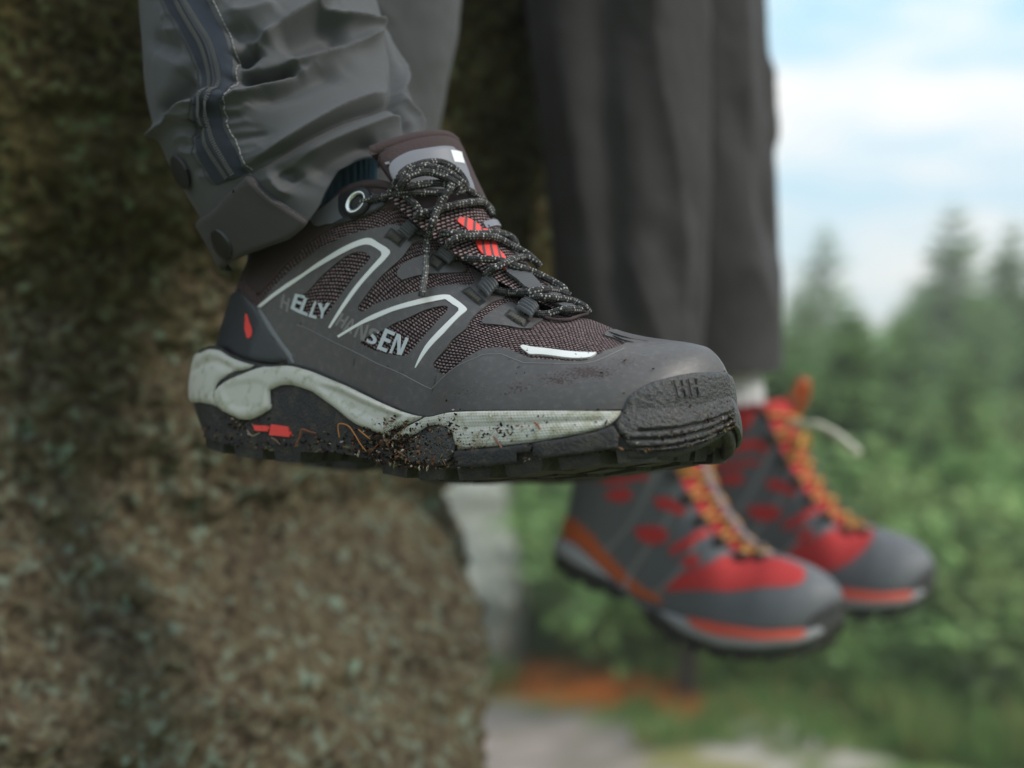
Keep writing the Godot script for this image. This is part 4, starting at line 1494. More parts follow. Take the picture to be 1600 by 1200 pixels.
func first_person(shoe: Transform3D, shoe2: Transform3D) -> void:
	var grey := cloth(Color(0.069, 0.070, 0.072), 80)
	var p := thing("person", "person in grey zip-hem trousers and blue ribbed socks, legs dangling from the boulder", "person")
	var t := tube_patch([0, 0.16, 0.32, 0.48, 0.62, 0.75, 0.86, 1], [-169.3, 1602.4, -760, -147, 1519.1, -740, -134, 1464.2, -725, -123.8, 1423.1, -715, -115.7, 1390, -708, -107, 1368.2, -703, -98.3, 1349.1, -700, -86.2, 1321.6, -700], [55.3, 0, 0, 56.2, 0, 0, 58.8, 0, 0, 62.7, -2.4, 0, 65.8, 0, 0, 64.9, 4.8, 0, 60.8, 8.4, 0, 54.4, 14.3, 0], 275.0)
	var folds := []
	var fh := [5, -9, 5, -6.5, 4, -8, 5, -3.5, 4.5, -3.5, 3.5, -4, 3, -3, 4.5, -5, 1.2, -2.4, -3, 3, -3, 3, -4, 3.5]
	var fw := [5, 4.5, 4, 11, 4, 4.5, 5, 7, 6, 3.5, 7, 8, 6, 6, 5, 7, 8, 7, 6, 8, 4, 4, 6, 6]
	var lines := [[218, 578, 238, 555, 260, 530, 302, 480, 340, 445, 370, 420], [224, 580, 236, 565, 254, 540], [334, 450, 350, 460, 398, 460, 464, 450], [274, 540, 306, 520, 344, 492, 380, 503], [244, 600, 286, 580, 328, 552, 380, 515, 456, 458], [220, 622, 240, 612, 260, 610, 298, 585], [196, 678, 220, 660, 242, 648, 282, 612, 316, 575], [222, 678, 264, 655, 306, 612, 352, 575], [190, 835, 224, 815, 256, 785, 300, 738, 348, 682, 412, 615], [190, 850, 250, 810, 296, 768, 342, 722, 416, 650], [244, 852, 288, 812, 334, 775, 386, 732, 426, 718], [258, 898, 290, 858, 328, 822, 366, 805], [214, 858, 218, 895, 230, 912], [232, 860, 240, 893], [24, 705, 108, 695, 142, 665, 166, 660], [80, 685, 130, 645, 162, 602, 174, 598], [90, 535, 126, 555, 164, 590], [94, 515, 124, 532, 158, 550], [222, 525, 246, 520, 260, 510], [220, 475, 252, 475, 290, 452], [462, 460, 462, 530, 412, 645, 420, 742, 408, 820], [500, 452, 500, 525, 432, 622, 454, 702, 456, 788], [156, 710, 138, 750], [180, 640, 186, 670, 200, 645]]
	for i in lines.size():
		folds.append([fh[i] * 1.75, fw[i] * (0.72 if fh[i] > 0 else 0.85), pts2(lines[i])])
	# cloth bunches along the zip
	folds.append([1.6, 7.0, pts2([158, 385, 164, 442, 180, 498, 192, 538, 198, 585, 196, 628, 188, 658, 170, 695, 166, 722, 162, 763, 162, 802, 164, 850])])
	# cloth puckers where the zip is sewn in
	var prng := RandomNumberGenerator.new()
	prng.seed = 84
	for q in [pts2([198, 390, 202, 448, 214, 508, 220, 555, 218, 608, 210, 645, 198, 678, 190, 712, 186, 745, 188, 790, 188, 822, 188, 852]), pts2([124, 375, 134, 438, 158, 503, 174, 560, 180, 610, 174, 648, 158, 685, 144, 725, 140, 748, 134, 782, 132, 820, 134, 860])]:
		var s := 1.0 if q[0].x > 0.17 else -1.0
		for i in q.size() - 1:
			for j in 2:
				var c: Vector2 = q[i].lerp(q[i + 1], j * 0.5)
				var l := prng.randf_range(0.022, 0.05)
				folds.append([prng.randf_range(-2.2, 2.4), 2.6, PackedVector2Array([c, c + Vector2(l * 0.5 * s, prng.randf_range(-0.008, 0.004)), c + Vector2(l * s, prng.randf_range(-0.02, 0.01))])])
	fold_cloth(t, folds, 0.7, 81)
	var hem := pts2([16, 868, -8, 900, 80, 952, 122, 965, 166, 948, 198, 968, 222, 978, 236, 970, 254, 948, 274, 910, 296, 870, 326, 848, 362, 838, 412, 812, 510, 748])
	var leg := part("trouser_leg", trouser_mesh(t, hem, 300, 230), grey, p)
	# zip: a dark blue tape, two rows of teeth, top stitching
	var zl := rounded(pts2([124, 375, 134, 438, 158, 503, 174, 560, 180, 610, 174, 648, 158, 685, 144, 725, 140, 748, 134, 782, 132, 820, 134, 860]), 4, false)
	var zr := rounded(pts2([198, 390, 202, 448, 214, 508, 220, 555, 218, 608, 210, 645, 198, 678, 190, 712, 186, 745, 188, 790, 188, 822, 188, 852]), 4, false)
	var tape := PackedVector2Array()
	tape.append_array(zl)
	zr.reverse()
	tape.append_array(zr)
	var m_tape := cloth(Color(0.021, 0.026, 0.036), 83)
	var zc := pts2([158, 385, 164, 442, 180, 498, 192, 538, 198, 585, 196, 628, 188, 658, 170, 695, 166, 722, 162, 763, 162, 802, 164, 850])
	var zip := part("zip_tape", sheet(t, tape, [], 0.5, {"step": 1.6, "base": 0.2, "relief": [[rounded(zc, 4, false), 0.8, 3.2]]}), m_tape, leg)
	var za := PackedVector2Array()
	var zb := PackedVector2Array()
	for q in zc:
		za.append(q + Vector2(-0.0055, 0.001))
		zb.append(q + Vector2(0.0055, -0.001))
	var m_teeth := mat(lin(0.095, 0.095, 0.095), 0.45)
	tag(part("zip_teeth", stitches(t, za, 1.3, 2.2, 1.15, 0.42, true), m_teeth, leg), "", "", "", "stuff")
	tag(part("zip_teeth", stitches(t, zb, 1.3, 2.2, 1.15, 0.42, true), m_teeth, leg), "", "", "", "stuff")
	var m_gap := mat(lin(0.01, 0.011, 0.013), 0.8)
	var mb := MB.new()
	mb.tube(line_on(t, zc, 1.25, 6), [0.0006], 6)
	part("zip_gap", mb.mesh(), m_gap, leg)
	var thread := mat(lin(0.20, 0.20, 0.20), 0.8)
	var dark_thread := mat(lin(0.045, 0.045, 0.046), 0.8)
	tag(part("stitching", stitches(t, pts2([204, 388, 210, 445, 220, 505, 226, 552, 222, 605, 216, 642, 204, 675, 196, 710, 192, 745, 194, 790, 194, 822, 196, 850]), 0.35, 1.9, 2.5, 0.35), thread, leg), "", "", "", "stuff")
	tag(part("stitching", stitches(t, pts2([116, 375, 126, 435, 152, 503, 168, 560, 174, 612, 170, 648, 152, 685, 138, 725, 134, 748, 126, 782, 126, 818, 128, 858]), 0.35, 1.9, 2.5, 0.30), dark_thread, leg), "", "", "", "stuff")
	tag(part("stitching", stitches(t, pts2([194, 850, 220, 838, 250, 810, 296, 765, 342, 720, 374, 690, 410, 655]), 0.15, 1.8, 2.6, 0.34), dark_thread, leg), "", "", "", "stuff")
	# hem flap with its snap button
	var fl := rounded(pts2([-20, 900, 98, 905, 150, 883, 186, 860, 194, 865, 200, 883, 216, 928, 234, 972, 228, 982, 202, 998, 166, 1000, -20, 1000, -20, 1000, -14, 978, 18, 942]))
	part("hem_flap", sheet(t, fl, [], 3.2, {"step": 1.8, "base": 1.0, "bevel": 2.4, "edge": 1.2, "relief": [[pts2([198, 862, 204, 885, 218, 928, 238, 970]), 0.8, 1.2]]}), cloth(Color(0.048, 0.043, 0.042), 86), leg)  # browner cloth, also darkened in place of shade on the down-turned flap
	tag(part("stitching", stitches(t, pts2([198, 862, 204, 885, 218, 928, 238, 970]), 4.6, 1.8, 2.6, 0.32), dark_thread, leg), "", "", "", "stuff")
	var sn := pts2([96, 965])[0]
	part("snap_button", disc(t.at(sn.x, sn.y) + t.nrm(sn.x, sn.y) * 0.0042, t.nrm(sn.x, sn.y), 0.0078, 0.0016), mat(lin(0.012, 0.012, 0.012), 0.4), leg)
	var s2 := pts2([78, 810])[0]
	part("snap_button", disc(t.at(s2.x, s2.y) + t.nrm(s2.x, s2.y) * 0.0012, t.nrm(s2.x, s2.y), 0.0085, 0.0012), mat(lin(0.010, 0.010, 0.010), 0.6), leg)
	# the other leg, farther back
	var t2 := simple_leg([Vector3(-0.0849, 1.6591, -0.9000), Vector3(-0.0877, 1.5892, -0.9100), Vector3(-0.0920, 1.5176, -0.9200), Vector3(-0.0994, 1.4602, -0.9250), Vector3(-0.1097, 1.4106, -0.9300), Vector3(-0.1222, 1.3647, -0.9350)], [0.0583, 0.0579, 0.0585, 0.0587, 0.0573, 0.0584], Vector3(0, -0.03, 0.1))
	fold_cloth(t2, [[4, 20, pts2([60, 250, 200, 420, 330, 560])], [-4, 14, pts2([90, 420, 250, 560])], [4, 16, pts2([250, 700, 400, 780])]], 2.2, 90)
	part("trouser_leg", trouser_mesh(t2, pts2([0, 940, 250, 940, 500, 950]), 90, 90), grey, p)
	var blue := spatial(bump(mat(lin(0.11, 0.20, 0.27), 0.95, 0.2), grain(256, 0.12, 95), 0.5), 16)
	for s in [shoe, shoe2]:
		var q := []
		for w in [Vector3(66, 62, 0), Vector3(64, 95, 0), Vector3(60, 130, 0), Vector3(52, 190, 0)]:
			q.append(s * (w * MM))
		part("sock", ribbed_sock(q, [0.0235, 0.026], 46, 0.0010), blue, p)
	# the legs inside the cloth: one body, both legs joined at the hips on top of the rock
	var b := MB.new()
	body_legs(b, [shoe * Vector3(0.066, 0.05, 0), t.ring(0.25, 0.75).lerp(t.ring(0.75, 0.75), 0.5), t.ring(0.25, 0.05).lerp(t.ring(0.75, 0.05), 0.5)], Vector3(-0.62, 1.79, -0.98))
	body_legs(b, [shoe2 * Vector3(0.066, 0.05, 0), t2.ring(0.25, 0.75).lerp(t2.ring(0.75, 0.75), 0.5), t2.ring(0.25, 0.05).lerp(t2.ring(0.75, 0.05), 0.5)], Vector3(-0.60, 1.79, -1.12))
	part("body", b.mesh(), mat(lin(0.45, 0.28, 0.20), 0.6), p)

func body_legs(b: MB, pts: Array, hip: Vector3) -> void:
	var knee: Vector3 = pts[2] + Vector3(0.0, 0.16, 0.0)
	var r := [0.015, 0.015, 0.017, 0.036, 0.050, 0.062, 0.075]
	var p := spline([pts[0], (pts[0] as Vector3).lerp(pts[1], 0.5), pts[1], pts[2], knee, knee.lerp(hip, 0.5), hip], 6)
	var rr := []
	for i in p.size():
		var f := float(i) / (p.size() - 1) * 6.0
		var k := mini(int(f), 5)
		rr.append(lerpf(r[k], r[k + 1], f - k))
	b.tube(p, rr, 16)

func second_person(boot: Transform3D, boot2: Transform3D) -> void:
	var dark := cloth(Color(0.037, 0.034, 0.034), 100)
	var p := thing("person", "person in dark grey straight trousers and pale grey socks, seated farther along the boulder", "person")
	var t := simple_leg([Vector3(0.0901, 1.7695, -1.2700), Vector3(0.0898, 1.6656, -1.2700), Vector3(0.0957, 1.5642, -1.2800), Vector3(0.1026, 1.4611, -1.2900), Vector3(0.1061, 1.3564, -1.3000), Vector3(0.1125, 1.2500, -1.3100)], [0.0901, 0.0880, 0.0817, 0.0745, 0.0694, 0.0613], Vector3(0, 0, -0.15))
	fold_cloth(t, [[-11, 20, pts2([215, 0, 220, 300, 205, 600, 225, 990])], [9, 22, pts2([150, 100, 130, 420, 160, 800])], [11, 22, pts2([330, 60, 300, 420, 360, 700, 380, 1000])], [-7, 22, pts2([270, 330, 320, 620, 400, 760])], [8, 14, pts2([430, 200, 452, 600, 440, 1000])], [-6, 20, pts2([290, 700, 400, 920])], [6, 20, pts2([230, 760, 330, 990])]], 1.6, 101)
	part("trouser_leg", trouser_mesh(t, pts2([0, 968, 250, 985, 500, 968]), 120, 110), dark, p)
	var t2 := simple_leg([Vector3(0.1894, 1.8514, -1.4700), Vector3(0.1921, 1.7327, -1.4750), Vector3(0.1951, 1.6133, -1.4800), Vector3(0.2015, 1.4930, -1.4850), Vector3(0.2093, 1.3719, -1.4900), Vector3(0.2147, 1.2500, -1.4950)], [0.0725, 0.0748, 0.0753, 0.0766, 0.0772, 0.0754], Vector3(0, 0, -0.1))
	fold_cloth(t2, [[8, 22, pts2([330, 40, 350, 400, 330, 800])], [-8, 22, pts2([390, 100, 420, 500, 400, 900])], [-8, 20, pts2([300, 500, 380, 690, 480, 760])], [9, 14, pts2([470, 420, 495, 520, 470, 600])], [7, 24, pts2([300, 780, 420, 900])]], 1.6, 105)
	part("trouser_leg", trouser_mesh(t2, pts2([0, 972, 250, 985, 500, 972]), 120, 110), dark, p)
	var pale := spatial(bump(mat(lin(0.58, 0.58, 0.57), 0.95, 0.2), grain(256, 0.12, 106), 0.5), 16)
	var k := 0
	for s in [boot, boot2]:
		var up: Vector3 = [t, t2][k].ring(0.25, 0.9).lerp([t, t2][k].ring(0.75, 0.9), 0.5)
		k += 1
		var foot: Vector3 = s * Vector3(0.068, 0.06, 0)
		part("sock", ribbed_sock([foot, foot.lerp(up, 0.35) + Vector3(0, 0, 0), foot.lerp(up, 0.7), up], [0.027, 0.034], 30, 0.0012), pale, p)
	var b := MB.new()
	body_legs(b, [boot * Vector3(0.066, 0.05, 0), t.ring(0.25, 0.9).lerp(t.ring(0.75, 0.9), 0.5), t.ring(0.25, 0.05).lerp(t.ring(0.75, 0.05), 0.5)], Vector3(-0.32, 1.86, -1.52))
	body_legs(b, [boot2 * Vector3(0.066, 0.05, 0), t2.ring(0.25, 0.9).lerp(t2.ring(0.75, 0.9), 0.5), t2.ring(0.25, 0.05).lerp(t2.ring(0.75, 0.05), 0.5)], Vector3(-0.30, 1.86, -1.66))
	part("body", b.mesh(), mat(lin(0.45, 0.28, 0.20), 0.6), p)

# ------------------------------------------------------------------ red and grey boots
func trail_boot(label: String, at: Transform3D) -> Node3D:
	var t := thing("trail_boot", label, "boot", at, "red and grey mid-height boots of one pair")
	var yb := [-16.2, -16.2, -16.2, -14, -12.5, -11.5, -10.8, -12, -14.6, -19.4, -24, -27.8, -31.3, -34.2, -32.6, -30.7, -28.1, -25.4, -21.9, -18.6, -15.6, -11.8, -8.4, -4.8, -0, 3.8, 9.4, 12.1, 15.6, 19.9, 22.6]
	var yr := [-38.5, -38.5, -38.5, -36.3, -35.3, -35.2, -35.6, -36.6, -36.9, -36.3, -35.2, -33.3, -33.6, -37.2, -40.6, -43.9, -45.2, -45.1, -43.8, -40.9, -38.5, -35, -30.6, -26.5, -20.8, -16.1, -10.4, -6.8, -3.6, 1.7, 8.2]
	var l := side(true, yb, yr, [0, 0.04, 0.1, 0.18, 0.26, 0.33, 0.4, 0.47, 0.54, 0.6, 0.66, 0.71, 0.76, 0.82, 0.88, 0.94, 1], [-6.1, 79.9, 0, 3.2, 83.4, 14, 18.8, 94, 26, 43.3, 109.7, 33, 68.5, 124, 33, 85.2, 129.3, 28, 106.6, 111.7, 22, 126.4, 84.6, 18, 147.4, 64.4, 15, 170.2, 47, 12, 193.3, 36.1, 9, 210.7, 39.8, 3, 226.5, 46.9, 0, 242.2, 48.2, 0, 256.3, 47.8, 0, 269.5, 44.5, -2, 279.9, 40.1, -5], [0.0, 0.2, 0.72, 0.84, 1.0], [4.0, 2.0, 1.5, 0.0, 0.0])
	var m := side(false, yb, yr, [0, 0.04, 0.1, 0.18, 0.26, 0.33, 0.4, 0.47, 0.54, 0.6, 0.66, 0.71, 0.76, 0.82, 0.88, 0.94, 1], [-6.1, 79.9, 0, 3.2, 83.4, 14, 18.8, 94, 26, 43.3, 109.7, 33, 68.5, 124, 33, 85.2, 129.3, 28, 106.6, 111.7, 22, 126.4, 84.6, 18, 147.4, 64.4, 15, 170.2, 47, 12, 193.3, 36.1, 9, 210.7, 39.8, 3, 226.5, 46.9, 0, 242.2, 48.2, 0, 256.3, 47.8, 0, 269.5, 44.5, -2, 279.9, 40.1, -5], [0.0, 0.2, 0.72, 0.84, 1.0], [4.0, 2.0, 1.5, 0.0, 0.0])
	l.heel = 6.0
	m.heel = 6.0
	var grey := spatial(bump(mat(lin(0.098, 0.103, 0.110), 0.55, 0.45), grain(256, 0.05, 110), 0.15), 40)
	var red := spatial(bump(mat(lin(0.46, 0.040, 0.040), 0.75, 0.35), grain(256, 0.14, 111, 2), 0.35), 20)
	var light := mat(lin(0.17, 0.175, 0.18), 0.5)
	var orange := mat(lin(0.42, 0.085, 0.022), 0.7)
	var stripe := mat(lin(0.55, 0.075, 0.045), 0.6)
	var foamy := mat(lin(0.26, 0.26, 0.27), 0.7)
	var black := rubber(Color(0.028, 0.028, 0.030), 120, 0.5, 0.6, 0.15)
	var blackred := mat(lin(0.20, 0.02, 0.02), 0.8)
	for s in [l, m]:
		part("upper", field(s, 0, 1, 0.0, 1, 120, 40), grey, t)
		var o := part("outsole", field(s, 0, 1, -1, -0.0005, 120, 12), black, t)
		part("midsole", sheet(s, rounded(pts2([31, -246, 75, 9, 163, -40, 261, -97, 402, -312, 485, -110, 567, -81, 684, -71, 790, -90, 888, -117, 940, -141, 960, -582, 898, -700, 795, -725, 702, -784, 617, -709, 534, -529, 465, -139, 425, -497, 338, 6, 251, -439, 167, -642, 88, -663])), [], 2.2, {"sv": 22.0, "step": 2.2, "bevel": 3.0, "edge": 0.6}), foamy, t)
		part("midsole_stripe", sheet(s, rounded(pts2([575, -54, 680, 7, 789, -41, 891, -76, 903, -337, 875, -423, 796, -412, 694, -422, 618, -356])), [], 1.0, {"sv": 22.0, "step": 2.0, "base": 2.2}), stripe, t)
		var vamp := pts2([462, 122, 469, 173, 537, 326, 599, 546, 637, 801, 676, 913, 723, 880, 766, 889, 823, 887, 866, 830, 862, 577, 789, 464, 686, 405, 573, 236, 498, 137])
		if s == m:
			vamp = pts2([460, 90, 490, 230, 560, 400, 610, 640, 650, 900, 745, 900, 735, 640, 690, 380, 600, 140])
		part("vamp", sheet(s, rounded(vamp), [], 0.5, {"step": 2.5}), red, t)
		part("eyestay", sheet(s, pts2([350, 780, 420, 860, 500, 870, 580, 900, 640, 880, 680, 930, 660, 1000, 560, 1000, 460, 1000, 360, 1000]), [], 1.2, {"step": 2.5}), light, t)
		for k in [[340, 60, 420, 420, 470, 800], [440, 60, 520, 340, 560, 800], [250, 100, 330, 380, 380, 760]]:
			var line := pts2(k)
			var strip := PackedVector2Array()
			for w in rounded(line, 4, false):
				strip.append(w + Vector2(-0.007, 0.0))
			var other := rounded(line, 4, false)
			other.reverse()
			for w in other:
				strip.append(w + Vector2(0.007, 0.0))
			part("overlay_strip", sheet(s, strip, [], 0.9, {"step": 2.0}), light, t)
		part("heel_band", sheet(s, rounded(pts2([38, 164, 91, 192, 159, 151, 295, 76, 429, 72, 459, 78, 474, 36, 423, 30, 334, 12, 249, 6, 154, 15, 39, 0])), [], 1.2, {"step": 2.2}), orange, t)
		for q in [[28, 530, 68, 604, 231, 534, 336, 582, 350, 563, 236, 485], [211, 421, 267, 475, 290, 466, 302, 421, 266, 391, 225, 386], [326, 283, 409, 408, 441, 435, 446, 380, 401, 292, 355, 259], [457, 354, 516, 552, 573, 845, 584, 820, 533, 506, 473, 339], [504, 335, 536, 462, 561, 513, 566, 454, 541, 358], [370, 500, 462, 691, 502, 742, 469, 611, 397, 488]]:
			part("window", sheet(s, pts2(q), [], 1.3, {"step": 2.0}), red, t)
		part("window", sheet(s, PackedVector2Array([Vector2(0.05, 0.62), Vector2(0.2, 0.60), Vector2(0.36, 0.66), Vector2(0.37, 0.73), Vector2(0.2, 0.69), Vector2(0.05, 0.72)]), [], 0.6, {"step": 2.0}), red, t)
		part("collar", sheet(s, PackedVector2Array([Vector2(0.0, 0.80), Vector2(0.18, 0.78), Vector2(0.28, 0.80), Vector2(0.31, 0.97), Vector2(0.2, 0.998), Vector2(0.0, 0.998)]), [], 3.0, {"step": 2.5, "bevel": 6.0, "edge": 0.5}), red, t)
		part("toe_cap", sheet(s, PackedVector2Array([Vector2(0.90, 0.0), Vector2(0.90, -0.95), Vector2(1.0, -0.95), Vector2(1.0, 0.3), Vector2(0.96, 0.28), Vector2(0.92, 0.16)]), [], 2.0, {"sv": 35.0, "step": 2.0, "bevel": 3.0, "edge": 0.8}), black, t)
		for i in 12:
			if i != 4:
				part("lug", lug(l, m, 0.06 + i * 0.075, 0.06 + i * 0.075 + 0.055, 0.0 if s == l else 0.55, 0.45 if s == l else 1.0, 8.0), black, o)
	part("tread", underside(l, m, 2.0), black, t)
	var roll := []
	for i in range(36, -1, -1):
		roll.append(m.at(i / 100.0, 1.0))
	for i in range(1, 37):
		roll.append(l.at(i / 100.0, 1.0))
	var mb := MB.new()
	mb.tube(roll, [0.004], 10)
	part("collar_roll", mb.mesh(), blackred, t)
	# tongue, centre strip, pull tab, laces
	var tg := Tongue.new()
	tg.k = PackedFloat32Array([0, 0.2, 0.4, 0.6, 0.8, 1])
	for a in [0.73, 0.66, 0.58, 0.50, 0.42, 0.345]:
		var q := l.at(a, 1.0) * 1000.0
		var bulge := 4.0 if a > 0.7 else 11.0
		tg.c.append(Vector2(q.x + bulge * 0.75, q.y + bulge * 0.6))
	tg.c[5] += Vector2(4, 12)
	tg.w = [5.0, 12.0, 17.0, 20.0, 24.0, 29.0]
	tg.d = [2.0, 5.0, 8.0, 9.0, 12.0, 16.0]
	tg.su = 30.0
	tg.sv = 130.0
	tg.flip = -1.0
	var ton := part("tongue", field(tg, -1.1, 1.1, -0.02, 1.0, 24, 40), red, t)
	part("tongue_strip", sheet(tg, PackedVector2Array([Vector2(0.02, 0.04), Vector2(0.42, 0.04), Vector2(0.30, 0.72), Vector2(0.06, 0.72)]), [], 1.5, {"step": 2.5, "base": 6.0}), mat(lin(0.14, 0.11, 0.12), 0.7), ton)
	part("strip_tip", sheet(tg, PackedVector2Array([Vector2(-0.5, -0.01), Vector2(0.6, -0.01), Vector2(0.5, 0.10), Vector2(-0.3, 0.10)]), [], 1.8, {"step": 2.5}), mat(lin(0.42, 0.38, 0.33), 0.7), ton)
	mb = MB.new()
	var top := tg.at(0.0, 0.97)
	mb.tube(spline([top + Vector3(0.004, -0.012, 0.006), top + Vector3(0.010, 0.006, 0.006), top + Vector3(0.010, 0.022, 0.002), top + Vector3(0.005, 0.025, -0.003), top + Vector3(0.002, 0.006, -0.005)], 6), [0.005], 8)
	part("pull_tab", mb.mesh(), orange, ton)
	var yel := cord_material(Color(0.60, 0.28, 0.07), Color(0.80, 0.58, 0.22), 121)
	mb = MB.new()
	var hooks := MB.new()
	var hook_metal := mat(lin(0.03, 0.032, 0.035), 0.5)
	for i in 7:
		var v := 0.08 + i * 0.125
		for s in [-1.0, 1.0]:
			var pts := []
			for j in 7:
				var f := j / 6.0
				var n := tg.nrm(0, v)
				pts.append(tg.at(lerpf(-1.15, 1.15, f) * s, v + f * 0.10) + n * (2.2 + 2.4 * sin(PI * f) + (0.8 if s > 0 else 0.0)) * MM)
			mb.tube(pts, [0.0022], 8)
			var e := tg.at(-1.25 * s, v - 0.01) + tg.nrm(-0.9 * s, v) * 0.002
			hooks = MB.new()
			hooks.box(e, Vector3(0.0045, 0.001, 0), Vector3(0, 0.004, 0), Vector3(0, 0, 0.004))
			part("lace_hook", hooks.mesh(), hook_metal, t)
	part("lace", mb.mesh(), yel, t)
	mb = MB.new()
	for s in [-1.0, 1.0]:
		for r in [0.018, 0.026]:
			var c := tg.at(0.1 * s, 0.80) + tg.nrm(0, 0.8) * 0.007
			var pts := []
			for j in 9:
				var a := TAU * j / 8.0
				pts.append(c + Vector3(0.004 * sin(a), -r * 0.6 * (1.0 - cos(a)) * 0.9, s * r * 0.6 * sin(a) + 0.004 * s * (1.0 - cos(a))))
			mb.tube(pts, [0.0028], 8)
	part("lace_bow", mb.mesh(), yel, t)
	var eh := l.nrm(0.30, 0.86)
	part("eyelet", torus(l.at(0.325, 0.88) + eh * 0.002, eh, Vector3.RIGHT, 0.006, 0.006, 0.0016), mat(lin(0.4, 0.4, 0.4), 0.3), t)
	return t

# ------------------------------------------------------------------ rock, ground, forest
func boulder(called: String, label: String, low: Array, high: Array, y0: float, y1: float, top: float, m: Material, sd: int, rough: float, nu: int, nv: int, foot := 0.0, moss := 0.0) -> void:
	var mb := MB.new()
	var n := noise(2.2, sd, 4)
	var n2 := noise(11.0, sd + 1, 3)
	var n3 := noise(38.0, sd + 2, 3)
	var mid := Vector3.ZERO
	for q in high:
		mid += Vector3(q.x, 0, q.y) / high.size()
	var cnt := low.size()
	for i in nu + 1:
		var f := float(i % nu) / nu * cnt
		if foot > 0.0:
			# most columns go to the face that can be seen
			var g := float(i % nu) / nu
			f = g / 0.08 * 1.5 if g < 0.08 else lerpf(1.5, 7.5, (g - 0.08) / 0.76) if g < 0.84 else lerpf(7.5, cnt, (g - 0.84) / 0.16)
		var k := int(f)
		var u := f - k
		var a: Vector2 = low[k].cubic_interpolate(low[(k + 1) % cnt], low[(k - 1 + cnt) % cnt], low[(k + 2) % cnt], u)
		var b: Vector2 = high[k].cubic_interpolate(high[(k + 1) % cnt], high[(k - 1 + cnt) % cnt], high[(k + 2) % cnt], u)
		for j in nv + 1:
			var w := float(j) / nv
			var p := Vector3.ZERO
			if w < 0.75:
				var y := lerpf(y0, y1, w / 0.75) if foot <= 0.0 else (lerpf(y0, 0.75, w / 0.10) if w < 0.10 else lerpf(0.75, y1, (w - 0.10) / 0.65))
				var s := smoothstep(0.72 if foot > 0.0 else 0.45, 0.97, (y - y0) / (y1 - y0))
				var c := a.lerp(b, s)
				var below := maxf(1.14 - y, 0.0) * foot
				p = Vector3(c.x + minf(below * 0.7, 0.045), y, c.y + below)
			else:
				var e := (w - 0.75) / 0.25
				var c := Vector3(b.x, y1, b.y)
				p = c.lerp(mid + Vector3(0, y1, 0), 1.0 - cos(e * PI / 2) if e < 0.6 else lerpf(0.412, 1.0, (e - 0.6) / 0.4))
				p.y = lerpf(y1, top, sin(minf(e * 1.6, 1.0) * PI / 2))
			var out := Vector3(p.x - mid.x, 0.25 * (p.y - y1 + 0.5), p.z - mid.z).normalized()
			var d := n.get_noise_3dv(p) * rough + n2.get_noise_3dv(p) * rough * 0.35 + n3.get_noise_3dv(p) * rough * 0.30
			var green := clampf(moss * smoothstep(1.22, 1.42, p.y + n2.get_noise_3dv(p * 0.4) * 0.15), 0, 1)  # moss tint, its darkness also painting shade onto the upper overhang
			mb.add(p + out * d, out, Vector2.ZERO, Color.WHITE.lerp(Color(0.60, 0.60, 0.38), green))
	for i in nu:
		for j in nv:
			var b := i * (nv + 1) + j
			mb.quad(b, b + 1, b + nv + 2, b + nv + 1)
	mb.smooth()
	tag(part(called, mb.mesh(), m), label, "boulder")

var gn: FastNoiseLite
func ground_y(x: float, z: float) -> float:
	var d := Vector2(x, z).length()
	var h := gn.get_noise_2d(x * 0.6, z * 0.6) * 0.10 + gn.get_noise_2d(x * 3.0, z * 3.0) * 0.03
	h += smoothstep(9.0, 60.0, d) * (gn.get_noise_2d(x * 0.08, z * 0.08) * 2.0 - 0.8)
	return h * smoothstep(2.0, 6.5, d)

func rust_strip() -> PackedVector2Array:
	return PackedVector2Array([Vector2(-0.14, -6.75), Vector2(0.204, -6.45), Vector2(0.483, -5.95), Vector2(0.74, -5.45), Vector2(0.68, -5.17), Vector2(0.39, -5.37), Vector2(0.156, -5.68), Vector2(-0.10, -5.95)])

